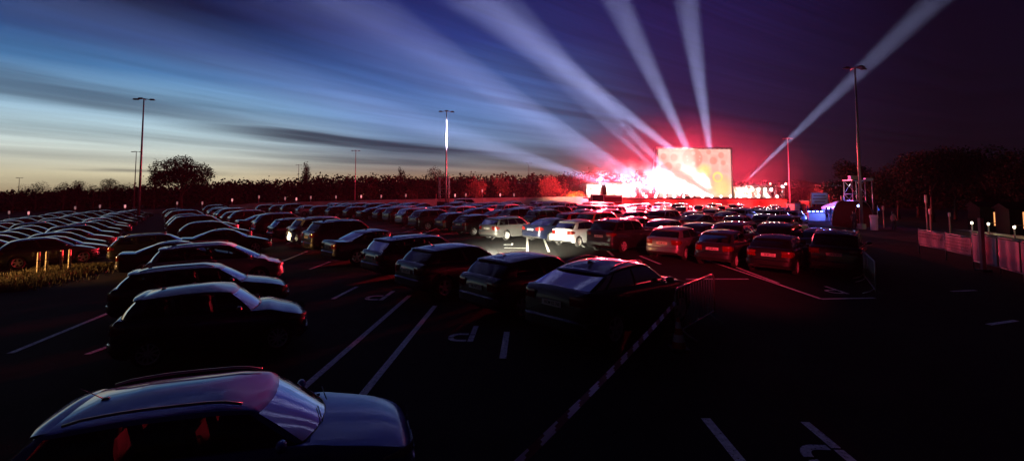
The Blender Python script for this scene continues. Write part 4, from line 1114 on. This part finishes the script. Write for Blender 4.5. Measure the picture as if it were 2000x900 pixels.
cn = empty('traffic_cone', A(1319, 9.9), 0, 'traffic cone with pale bands at the foot of the crowd barrier', 'cone')
m = MB(); m.box((0, 0, .02), (.34, .34, .04)); m.build('base', M_trim, cn)
m = MB(); m.lathe([(.14, .04), (.115, .16), (.085, .30), (.062, .42), (.037, .54), (.02, .62), (.001, .63)]); m.build('cone_body', mat('cone_orange', (.5, .07, .02), .5), cn)
for q_ in ([(.119, .16), (.089, .30)], [(.066, .42), (.041, .54)]):
    m = MB(); m.lathe(q_); m.build('reflective_band', mat('cone_band', (.7, .7, .7), .35), cn)

# ================================================================== RIGHT HAND FENCE WITH BANNERS
M_ban = mat('banner_cloth', (.26, .25, .30), .7, noise=(2, .2)); M_bant = mat('banner_print', (.12, .10, .13), .7)
FP = [(1787, 27.5), (1838, 25.0), (1889, 22.6), (1940, 20.6), (1985, 19.0), (2035, 17.4)]
for i in range(5):
    a, b = A(*FP[i]), A(*FP[i + 1]); d = b - a; L_ = d.length
    nm = ['small dim banner at the far end of the right fence', 'banner with rows of small print, second from the far end', 'plain mottled banner just right of the red lit post', 'mottled banner with a pink glow at its upper corner', 'banner cut off by the right edge'][i]
    r_ = empty('fence_banner', a, math.atan2(d.y, d.x), nm, 'banner fence', 'banners along the right fence')
    h0, h1 = (.55, 1.3) if i < 2 else (.35, 1.5)
    m = MB(); m.grid([[Vector((.06 + (L_ - .12) * k / 16, .03 * math.sin(k * .9 + i), z)) for k in range(17)] for z in np.linspace(h0, h1, 5)]); m.build('cloth', M_ban, r_)
    m = MB()
    for x in (0, L_): m.tube([(x, .05, 0), (x, .05, h1 + .12)], .03, 6)
    m.tube([(0, .05, h1 + .05), (L_, .05, h1 + .05)], .02, 6); m.tube([(0, .05, h0 - .05), (L_, .05, h0 - .05)], .02, 6); m.build('post_frame', M_mast, r_)
    if i < 2:
        m = MB(); rnd = random.Random(i)
        for row in range(4 if i else 2):
            x = .2
            while x < L_ - .3:
                w_ = rnd.uniform(.08, .3); m.box((x + w_ / 2, -.045, h1 - .15 - row * .15), (w_, .006, .06 if i else .1)); x += w_ + .06
        m.build('print', M_bant, r_)
fp = empty('marker_post', A(1902, 21.6), 0, 'tall red lit post standing at the fence between the banners', 'post')
m = MB(); m.box((0, -.2, 1.15), (.16, .12, 2.3)); m.build('shaft', mat('red_lit_post', (.45, .2, .2), .6), fp); m = MB(); m.box((0, -.2, .05), (.4, .4, .1)); m.build('foot', M_trim, fp)  # shaft colour reddened to stand for the red light on it
spot('post_red', (15, 13, 2.6), A(1975, 20.0) + Vector((0, 0, 1.3)), 70, (1, .1, .25), 22, .9, .2)
spot('added_red_fill', (4, -5, 6.5), Vector((8.8, 25.5, 1.0)), 46000, (1, .03, .06), 22, 1., .3)  # unseen red fill added behind the camera to redden the car tails
# lit lane and stalls behind the fence
lane = MB(); strip(lane, A(1885, 50), A(2060, 38), 2.6, .03); o = lane.build('path', mat('gravel_path', (.38, .36, .3), .9, noise=(3, .3))); tag(o, kind='structure')
M_warmwin = mat('warm_window', (.8, .5, .3), .5, emis=(1, .42, .14), estr=1.2); M_shed = mat('shed_wall', (.006, .006, .006), .9, spec=.03)
def stall(px, D, w, h, label, wins, roofc=M_shed, cat='stall'):
    b = A(px, D); r_ = empty('market_stall', b, R(-20 if px > 1800 else 0), label, cat)
    m = MB(); m.box((0, 0, h / 2), (w, 2.2, h)); m.build('cabin', M_shed, r_)
    m = MB(); m.add([(-w / 2 - .2, -1.35, h), (w / 2 + .2, -1.35, h), (w / 2 + .2, 1.35, h), (-w / 2 - .2, 1.35, h), (-w / 2 - .2, 0, h + .5), (w / 2 + .2, 0, h + .5)], [(0, 1, 5, 4), (2, 3, 4, 5), (0, 4, 3), (1, 2, 5), (3, 2, 1, 0)], 0, False); m.build('roof', roofc, r_)
    for (x, z, ww, hh) in wins:
        m = MB(); m.box((x, -1.13, z), (ww, .06, hh)); m.build('window', M_warmwin, r_)
    m = MB(); m.box((0, -1.3, .95), (w * .8, .35, .06)); m.build('counter', M_bark, r_)
stall(1950, 48, 4.2, 2.5, 'dark stall with warm orange windows beyond the lit path', [(-.5, 1.35, 1.1, 1.3), (1.0, 1.3, .5, 1.4)])
stall(1985, 45, 2.4, 2.4, 'narrow stall with a yellow window at the right edge', [(0, 1.4, .5, 1.5)])
for i, (px, D, pw, c) in enumerate(((1893, 46, 9, (.8, .8, 1)), (1925, 45, 26, (.9, 1, .45)), (1975, 41, 26, (.95, .95, .4)))):
    b = A(px, D); r_ = empty('path_lamp', b, 0, ['low white lamp at the near end of the lit path', 'low lamp lighting the middle of the path', 'low lamp lighting the right end of the path'][i], 'path lamp', 'low lamps beside the path')
    m = MB(); m.lathe([(.06, 0), (.05, .8), (.001, .82)], n=10); m.build('post', M_pole, r_); m = MB(); m.lathe([(.08, .82), (.09, 1.0), (.001, 1.05)], n=10); m.build('lens', mat('path_lens', (1, 1, .8), .4, emis=(1, .95, .7), estr=5), r_)
    point('path_light', b + Vector((0, -.1, 1.35)), pw, c, .08)
for i, (px, D, yt, lb) in enumerate(((1806, 42, 381, 'thin post with a red lit plate on top'), (1813, 40, 408, 'leaning red lit post left of the cluster'), (1850, 44, 415, 'short red lit post beside a dim lamp'), (1722, 50, 402, 'thin red lit post right of the blue pennant'), (1703, 46, 420, 'stout pink lit drum standing alone'), (1642, 66, 382, 'slim post rising behind the blue lit tent'))):
    b = A(px, D); h = P(px, yt, D).z - b.z; r_ = empty('lit_post', b, 0, lb, 'post', 'posts in the service area')
    rad = .3 if 'drum' in lb else .05
    m = MB(); m.lathe([(rad, 0), (rad, h), (.001, h)], n=14); m.build('shaft', M_boll if rad < .1 else M_white, r_)
    m = MB(); m.lathe([(rad + .03, h * .8), (rad + .05, h * .9), (rad + .03, h)], n=10); m.build('collar', M_white, r_)
point('service_red', A(1815, 38) + Vector((0, -2, 3.)), 60, (1, .05, .05), .1)
point('service_red', A(1745, 42) + Vector((0, -2, 2.5)), 20, (1, .1, .12), .1)
point('service_pink', A(1703, 44) + Vector((-.5, -1, 2.4)), 40, (1, .3, .7), .1)

# ================================================================== SERVICE AREA WITH BLUE LIGHT
sb = empty('sign_board', A(1599, 66), 0, 'lit sign board on two posts above the blue stalls', 'sign')
zt2 = P(1599, 377, 66).z - A(1599, 66).z; wbd = 30 / F * 66
m = MB(); m.box((0, 0, zt2 - .75), (wbd, .08, 1.5)); m.build('board', M_white, sb)
m = MB()
for x in (-wbd / 2 - .06, wbd / 2 + .06): m.tube([(x, 0, 0), (x, 0, zt2)], .06, 6)
m.tube([(-wbd / 2, 0, zt2 + .02), (wbd / 2, 0, zt2 + .02)], .05, 6); m.build('frame', M_mast, sb)
m = MB()
for z, w_ in ((zt2 - .35, .8), (zt2 - .75, .9), (zt2 - 1.15, .7)): m.box((0, -.05, z), (wbd * w_, .02, .12))
m.build('print', mat('sign_print', (.3, .03, .03), .6), sb)
def kiosk(px, D, yt, wpx, col, label, roof=None):
    b = A(px, D); h = P(px, yt, D).z - b.z; w = wpx / F * D; r_ = empty('service_cabin', b, 0, label, 'cabin')
    m = MB(); m.box((0, 0, h / 2), (w, 2., h)); m.build('wall', col, r_)
    m = MB(); m.box((0, -.1, h + .05), (w + .3, 2.4, .1)); m.build('roof', M_trim, r_)
    m = MB(); m.box((w * .2, -1.01, h * .42), (w * .28, .04, h * .8)); m.build('door', M_shed, r_)
kiosk(1557, 70, 398, 30, M_white, 'pale cabin lit pink just right of the stage')
kiosk(1577, 68, 393, 14, mat('red_cabin', (.5, .08, .06), .7), 'narrow red cabin between the pale cabin and the sign board')
def tent(px, D, yt, wpx, label, cl, wall_=True, dome=False):
    b = A(px, D); h = P(px, yt, D).z - b.z; w = wpx / F * D; r_ = empty('tent', b, 0, label, 'tent')
    if dome:
        m = MB(); rows = []
        for j in range(9):
            y = -1.6 + 3.2 * j / 8; rows.append([Vector((w / 2 * math.cos(a), y + .25 * math.sin(a) * (-1 if j == 0 else 0), h * math.sin(a))) for a in np.linspace(0, math.pi, 17)])
        m.grid(rows); m.build('dome', cl, r_)
        m = MB()
        for y in (-1.62, 1.62): m.tube([(w / 2 * math.cos(a), y, h * math.sin(a)) for a in np.linspace(0, math.pi, 17)], .05, 6)
        m.build('hoop', M_mast, r_); return
    hh = h * .68
    m = MB(); n_ = 8; rows = []
    for i in range(n_ + 1):
        t = i / n_; s_ = 1 - t; rows.append([Vector((x * w / 2 * s_, y * 1.5 * s_, hh + (h - hh) * t ** .8)) for x, y in ((-1, -1), (0, -1), (1, -1), (1, 0), (1, 1), (0, 1), (-1, 1), (-1, 0), (-1, -1))])
    m.grid(rows, smooth=False); m.grid([[Vector((x * w / 2, y * 1.5, z)) for x, y in ((-1, -1), (1, -1), (1, 1), (-1, 1), (-1, -1))] for z in (hh, hh - .22)], smooth=False); m.build('canopy', cl, r_)
    for x in (-1, 1):
        for y in (-1, 1): m = MB(); m.tube([(x * w * .48, y * 1.45, 0), (x * w * .48, y * 1.45, hh)], .035, 6); m.build('leg', M_mast, r_)
    if wall_: m = MB(); m.grid([[Vector((-w * .47 + w * .94 * k / 12, 1.42 + .04 * math.sin(k * 2), z)) for k in range(13)] for z in (0.02, hh)]); m.build('back_cloth', cl, r_)
M_tent = mat('tent_cloth', (.7, .7, .74), .6); M_tentd = mat('dark_tent_cloth', (.012, .011, .012), .9, spec=.03)
tent(1634, 60, 392, 34, 'pale pitched tent lit blue and violet', M_tent)
tent(1600, 63, 399, 24, 'dark pitched tent full of blue light under the sign board', M_tentd)
tent(1662, 50, 393, 40, 'dark domed tent below the wide scaffold tower', M_tentd, dome=True)
def bar_counter(px, D, w, label):
    r_ = empty('bar_counter', A(px, D), 0, label, 'counter')
    m = MB(); m.box((0, 0, .5), (w, .6, 1.)); m.build('front', M_white, r_); m = MB(); m.box((0, 0, 1.03), (w + .1, .75, .05)); m.build('top', M_trim, r_)
    for i in range(5):
        m = MB(); m.box((-w * .4 + w * .2 * i, 0, 1.13), (.2, .2, .14)); m.build('glow_lamp', M_lensB, r_)
bar_counter(1594, 61, 2.6, 'counter with bright blue glowing lamps on top')
bar_counter(1645, 57, 1.4, 'small counter at the foot of the pale tent')
point('blue_light', A(1592, 61) + Vector((0, -.8, 2.1)), 150, (.08, .14, 1), .1); point('blue_light', A(1606, 61) + Vector((0, -.9, 1.6)), 120, (.08, .14, 1), .1)
point('blue_light', A(1628, 59) + Vector((0, -.3, 2.1)), 300, (.12, .18, 1), .1); point('blue_light', A(1645, 55) + Vector((0, 1.2, .5)), 120, (.1, .15, 1), .1)
lamp_unit('blue_lamp', A(1628, 59) + Vector((-.4, -1.2, 2.0)), A(1628, 40), 'small white blue lamp hanging under the pale tent', mat('lens_ice', (.8, .9, 1), .3, emis=(.5, .65, 1), estr=18), .35)
lamp_unit('blue_lamp', A(1674, 48) + Vector((0, 0, 2.2)), A(1674, 30), 'small blue lamp on the right side of the domed tent', mat('lens_ice2', (.8, .9, 1), .3, emis=(.3, .45, 1), estr=12), .22)
pn = empty('pennant', A(1711, 52), 0, 'blue pennant on a thin pole right of the domed tent', 'flag')
zp = P(1711, 401, 52).z - A(1711, 52).z
m = MB(); m.tube([(0, 0, 0), (0, 0, zp)], .03, 6); m.build('pole', M_mast, pn); m = MB(); m.grid([[Vector((0, 0, zp)), Vector((0, .02, zp - .1))], [Vector((0, 0, zp - .6)), Vector((.28, .03, zp - .5))]]); m.build('cloth', mat('glowing_blue_cloth', (.05, .12, .6), .6, emis=(.05, .15, .9), estr=.6), pn)  # cloth given its own blue glow in place of light falling on it
bush = empty('shrub', A(1124, 104), 0, 'yellow lit shrub behind the wall at the left end of the stage', 'shrub')
zb2 = P(1124, 374, 104).z - A(1124, 104).z
me = crown_mesh(np.random.default_rng(3), [(-.8, 0, zb2 * .72, 1.1, .8, zb2 * .24), (.6, 0, zb2 * .76, 1.2, .8, zb2 * .24), (0, 0, zb2 * .5, .9, .8, zb2 * .35)], 1600, .22); me.materials.append(mat('yellow_lit_leaf', (.25, .2, .05), .7)); link('foliage', me, bush)  # yellow light on the shrub is put into the leaf colour too
m = MB(); m.tube([(0, 0, 0), (0, 0, zb2 * .7)], .08, 6); m.build('stem', M_bark, bush)
point('shrub_lamp', A(1124, 101.6) + Vector((0, 0, zb2 - .6)), 700, (1, .85, .15), .1)
spot('wall_lamp', A(1130, 92) + Vector((0, 0, 3)), A(1110, 99) + Vector((0, 0, 2)), 3500, (1, .45, .25), 90, .8, .1)

# ================================================================== PEOPLE
M_skin = mat('skin', (.35, .2, .15), .6)
def person(px, D, rz, label, top=(.03, .03, .04), leg=(.02, .02, .03), pose=0, h=1.76):
    b = A(px, D)
    s_ = h / 1.76
    J = {'pelvis': (0, 0, .93), 'belly': (0, .01, 1.10), 'chest': (0, 0, 1.32), 'neck': (0, 0, 1.48), 'head': (0, -.01, 1.60), 'crown': (0, 0, 1.70),
         'hipR': (.09, 0, .88), 'kneeR': (.11, -.03 - .1 * pose, .48), 'ankR': (.12, .03, .08), 'toeR': (.13, -.12, .035), 'hipL': (-.09, 0, .88), 'kneeL': (-.11, -.02, .48), 'ankL': (-.12, .04, .08), 'toeL': (-.14, -.11, .035),
         'shR': (.18, 0, 1.41), 'elR': (.25, .03, 1.14), 'wrR': (.24 - .08 * pose, -.10 - .12 * pose, .92 + .15 * pose), 'haR': (.235 - .1 * pose, -.15 - .12 * pose, .85 + .18 * pose), 'shL': (-.18, 0, 1.41), 'elL': (-.25, .02, 1.14), 'wrL': (-.25, -.08, .91), 'haL': (-.245, -.12, .83)}
    rad = {'pelvis': .135, 'belly': .12, 'chest': .14, 'neck': .055, 'head': .095, 'crown': .075, 'hipR': .09, 'hipL': .09, 'kneeR': .06, 'kneeL': .06, 'ankR': .042, 'ankL': .042, 'toeR': .035, 'toeL': .035, 'shR': .065, 'shL': .065, 'elR': .045, 'elL': .045, 'wrR': .03, 'wrL': .03, 'haR': .033, 'haL': .033}
    E = [('pelvis', 'belly'), ('belly', 'chest'), ('chest', 'neck'), ('neck', 'head'), ('head', 'crown'), ('pelvis', 'hipR'), ('hipR', 'kneeR'), ('kneeR', 'ankR'), ('ankR', 'toeR'), ('pelvis', 'hipL'), ('hipL', 'kneeL'), ('kneeL', 'ankL'), ('ankL', 'toeL'), ('chest', 'shR'), ('shR', 'elR'), ('elR', 'wrR'), ('wrR', 'haR'), ('chest', 'shL'), ('shL', 'elL'), ('elL', 'wrL'), ('wrL', 'haL')]
    names = list(J); me = bpy.data.meshes.new('body'); me.from_pydata([J[k] for k in names], [(names.index(a), names.index(c)) for a, c in E], [])
    o = bpy.data.objects.new('tmp', me); COL.objects.link(o)
    md = o.modifiers.new('s', 'SKIN'); md.use_smooth_shade = True
    for i, k in enumerate(names):
        v = me.skin_vertices[0].data[i]; v.radius = (rad[k], rad[k] * (.75 if k in ('chest', 'belly', 'pelvis') else 1)); v.use_root = (k == 'pelvis')
    o.modifiers.new('u', 'SUBSURF').levels = 1
    bpy.context.view_layer.update()
    ev = bpy.data.meshes.new_from_object(o.evaluated_get(bpy.context.evaluated_depsgraph_get())); bpy.data.objects.remove(o)
    ev.materials.clear()
    for nm, c in (('skin', M_skin), ('top', mat('cloth_%s' % str(top), top, .85)), ('leg', mat('cloth_%s' % str(leg), leg, .85))): ev.materials.append(c)
    for p in ev.polygons:
        z = p.center.z; p.material_index = 2 if z < .96 and abs(p.center.x) < .2 else (0 if z > 1.5 or (abs(p.center.x) > .19 and z < .93) else 1); p.use_smooth = True
    root = link('person', None, None, b, (0, 0, rz)); root.scale = (s_, s_, s_); tag(root, label, 'person', 'people in the service area')
    link('body', ev, root)
    m = MB(); m.lathe([(.001, 1.75), (.07, 1.73), (.105, 1.66), (.107, 1.60), (.09, 1.55)], n=14); hair = m.build('hair', M_trim, root); hair.location = (0, .015, 0)
    return root
person(1538, 66, 0, 'person in dark clothes standing between the stage and the pale cabin')
person(1562, 66, .4, 'person in dark clothes in front of the pale cabin', pose=.6)
person(1575, 64, -.3, 'person in dark clothes before the narrow red cabin')
person(1612, 58, .2, 'person in a purple top near the dark tent', top=(.12, .04, .15))
person(1620, 57, .7, 'person with one arm bent beside the blue counter', pose=1.)
person(1741, 46, .1, 'person in pale top standing alone in the service area', top=(.4, .3, .3), pose=.5)
person(1664, 46, 0, 'person in black standing before the domed tent')

# ================================================================== CAR HEADLIGHTS, FILL
def headlights(px, D, head, pw, col=(1, .93, .76), down=.75, n=2.15, ang=70, yaw=0):
    b = A(px, D); fw = Vector((math.sin(R(head)), math.cos(R(head)), 0)); rt = Vector((fw.y, -fw.x, 0)); f2 = Vector((math.sin(R(head + yaw)), math.cos(R(head + yaw)), 0))
    for s_ in (-.62, .62):
        p = b + fw * (n + .2) + rt * s_ + Vector((0, 0, .66)); spot('headlight_beam', p, p + f2 * 9 - Vector((0, 0, down)), pw, col, ang, .8, .05)
headlights(832, 19.3, 49, 62000, n=2.3, down=5.4, ang=78, yaw=-30, col=(1, .9, .66))
headlights(832, 19.3, 49, 350, n=2.3, down=.4, ang=80, yaw=-40)
headlights(442, 27.0, 54, 700, (1, .8, .45), down=.3, n=2.3, ang=40, yaw=22)

# ================================================================== SKY
wd = bpy.data.worlds.new('World'); sc.world = wd; wd.use_nodes = True; nt = wd.node_tree; nt.nodes.clear()
out = nt.nodes.new('ShaderNodeOutputWorld'); bg = nt.nodes.new('ShaderNodeBackground'); nt.links.new(bg.outputs[0], out.inputs[0])
tc = nt.nodes.new('ShaderNodeTexCoord'); sp = nt.nodes.new('ShaderNodeSeparateXYZ'); nt.links.new(tc.outputs['Generated'], sp.inputs[0])
X, Y_, Z_ = sp.outputs
hyp = mth('MAXIMUM', mth('SQRT', mth('ADD', mth('MULTIPLY', X, X), mth('MULTIPLY', Y_, Y_))), .02)
el = mth('DIVIDE', Z_, hyp); az = mth('DIVIDE', X, hyp)
def ramp(fac, stops):
    n_ = nt.nodes.new('ShaderNodeValToRGB'); r_ = n_.color_ramp; r_.interpolation = 'EASE' if False else 'LINEAR'
    while len(r_.elements) > 1: r_.elements.remove(r_.elements[0])
    r_.elements[0].position = stops[0][0]; r_.elements[0].color = (*stops[0][1], 1)
    for p, c in stops[1:]:
        e = r_.elements.new(p); e.color = (*c, 1)
    nt.links.new(fac, n_.inputs[0]); return n_.outputs[0]
def lin(r_, g_, b_): return tuple(((v / 255 + .055) / 1.055) ** 2.4 if v > 10 else v / 255 / 12.92 for v in (r_, g_, b_))
elc = mth('MINIMUM', mth('MAXIMUM', mth('MULTIPLY', el, 1.6), 0), 1)       # ramp position = elevation tangent * 1.6
q = 1.6
Lr = ramp(elc, [(0, lin(150, 132, 104)), (.028 * q, lin(204, 194, 162)), (.06 * q, lin(206, 212, 200)), (.10 * q, lin(188, 214, 222)), (.15 * q, lin(138, 182, 216)), (.20 * q, lin(70, 118, 168)), (.25 * q, lin(28, 66, 120)), (.32 * q, lin(8, 24, 60)), (.5 * q, lin(24, 36, 84)), (1, lin(26, 32, 74))])
Mr = ramp(elc, [(0, lin(165, 105, 72)), (.03 * q, lin(155, 125, 100)), (.06 * q, lin(120, 122, 128)), (.10 * q, lin(108, 134, 168)), (.15 * q, lin(94, 130, 184)), (.22 * q, lin(66, 100, 164)), (.32 * q, lin(36, 58, 128)), (.42 * q, lin(22, 34, 96)), (.58 * q, lin(26, 36, 88)), (1, lin(26, 32, 74))])
Rr = ramp(elc, [(0, lin(70, 34, 46)), (.05 * q, lin(54, 35, 58)), (.12 * q, lin(42, 31, 66)), (.22 * q, lin(33, 29, 74)), (.34 * q, lin(30, 26, 78)), (.45 * q, lin(20, 20, 66)), (.6 * q, lin(20, 22, 62)), (1, lin(24, 28, 68))])
def sstep(v, a, b_):
    n_ = nt.nodes.new('ShaderNodeMapRange'); n_.interpolation_type = 'SMOOTHSTEP'; n_.inputs[1].default_value = a; n_.inputs[2].default_value = b_; nt.links.new(v, n_.inputs[0]); return n_.outputs[0]
c = mixc(sstep(az, -.62, -.18), Lr, Mr)
c = mixc(sstep(az, -.12, .34), c, Rr)
dk_ = mth('MULTIPLY', mth('SUBTRACT', 1.0, mth('MULTIPLY', sstep(az, .30, .70), .88)), mth('MULTIPLY_ADD', sstep(Y_, -.15, .6), .95, .05))
# wind-drawn cloud streaks running towards a point near the stage
hz_ = mth('MAXIMUM', mth('SUBTRACT', .075, mth('MULTIPLY', az, .08)), .02)
vv = mth('DIVIDE', el, hz_)
cb = nt.nodes.new('ShaderNodeCombineXYZ'); nt.links.new(mth('MULTIPLY', vv, 3.4), cb.inputs[0]); nt.links.new(mth('MULTIPLY', az, 1.5), cb.inputs[1]); nt.links.new(mth('MULTIPLY', Y_, .3), cb.inputs[2])
n1 = nt.nodes.new('ShaderNodeTexNoise'); n1.inputs['Scale'].default_value = 1.0; n1.inputs['Detail'].default_value = 4; n1.inputs['Roughness'].default_value = .5; n1.inputs['Distortion'].default_value = .3; nt.links.new(cb.outputs[0], n1.inputs['Vector'])
cl = sstep(n1.outputs[0], .52, .74)
env = mth('MULTIPLY', sstep(el, .02, .07), mth('SUBTRACT', 1.0, sstep(el, .13, .30)))
wob = nt.nodes.new('ShaderNodeTexNoise'); wob.inputs['Scale'].default_value = 2.2; wob.inputs['Detail'].default_value = 3; nt.links.new(cb.outputs[0], wob.inputs['Vector'])
vb = mth('ADD', vv, mth('MULTIPLY', mth('SUBTRACT', wob.outputs[0], .5), .35))
def band(v0, w_, a0_, a1_, soft):
    d_ = mth('ABSOLUTE', mth('SUBTRACT', vb, v0)); return mth('MULTIPLY', mth('SUBTRACT', 1.0, sstep(d_, 0.0, w_)), mth('MULTIPLY', sstep(az, a0_ - soft, a0_ + soft), mth('SUBTRACT', 1.0, sstep(az, a1_ - soft, a1_ + soft))))
bands = mth('MAXIMUM', mth('MAXIMUM', band(1.0, .20, -.52, .0, .14), mth('MULTIPLY', band(1.18, .30, -1.2, -.45, .2), .75)), mth('MULTIPLY', band(.62, .10, -.42, -.1, .12), .55))
bands = mth('MAXIMUM', bands, mth('MULTIPLY', band(.30, .06, -.66, -.52, .05), .6))
cf = mth('MULTIPLY', mth('MAXIMUM', mth('MULTIPLY', mth('MULTIPLY', cl, env), .55), bands), .88)
c = mixc(cf, c, lin(36, 42, 62))
n2 = nt.nodes.new('ShaderNodeTexNoise'); n2.inputs['Scale'].default_value = 1.7; n2.inputs['Detail'].default_value = 3; nt.links.new(cb.outputs[0], n2.inputs['Vector'])
br = mth('MULTIPLY_ADD', n2.outputs[0], .9, .55)
vm = nt.nodes.new('ShaderNodeVectorMath'); vm.operation = 'SCALE'; nt.links.new(c, vm.inputs[0]); nt.links.new(mth('MULTIPLY', br, dk_), vm.inputs['Scale'])
sky = nt.nodes.new('ShaderNodeTexSky'); sky.sky_type = 'NISHITA'; sky.sun_disc = False; sky.sun_elevation = R(-4); sky.sun_rotation = R(-40)
ad = nt.nodes.new('ShaderNodeVectorMath'); ad.operation = 'MULTIPLY_ADD'; nt.links.new(sky.outputs[0], ad.inputs[0]); ad.inputs[1].default_value = (.02, .02, .02); nt.links.new(vm.outputs[0], ad.inputs[2])
nt.links.new(ad.outputs[0], bg.inputs[0]); bg.inputs[1].default_value = 1.0

# haze
m = MB(); m.box((0, 0, 67), (860, 860, 158))
hz = bpy.data.materials.new('haze_air'); hz.use_nodes = True; nt = hz.node_tree; nt.nodes.clear()
o_ = nt.nodes.new('ShaderNodeOutputMaterial'); pv = nt.nodes.new('ShaderNodeVolumePrincipled'); pv.inputs['Density'].default_value = .00011; pv.inputs['Color'].default_value = (.5, .66, 1, 1); nt.links.new(pv.outputs[0], o_.inputs['Volume'])
o = m.build('haze', hz); tag(o, kind='stuff'); o['label'] = 'thin evening haze that makes the light beams visible'; o['category'] = 'haze'

# ================================================================== CAMERA, RENDER
cam = bpy.data.cameras.new('camera'); co = bpy.data.objects.new('camera', cam); COL.objects.link(co)
cam.sensor_width = 36; cam.lens = 36 * F / 2000; cam.shift_y = -(450 - YPP) / 2000; cam.clip_end = 3000; cam.clip_start = .05
co.location = (0, 0, H); co.rotation_euler = (math.pi / 2 + PITCH, 0, 0); sc.camera = co
sc.view_settings.view_transform = 'Standard'; sc.view_settings.look = 'None'; sc.view_settings.gamma = 1; sc.view_settings.exposure = 0; sc.view_settings.use_curve_mapping = False
cy = sc.cycles
cy.volume_bounces = 0; cy.max_bounces = 6; cy.diffuse_bounces = 1; cy.glossy_bounces = 3; cy.transparent_max_bounces = 12; cy.transmission_bounces = 2
cy.volume_max_steps = 128; cy.volume_step_rate = 2.0
cy.use_denoising = True; cy.sample_clamp_indirect = 4; cy.caustics_reflective = False; cy.caustics_refractive = False
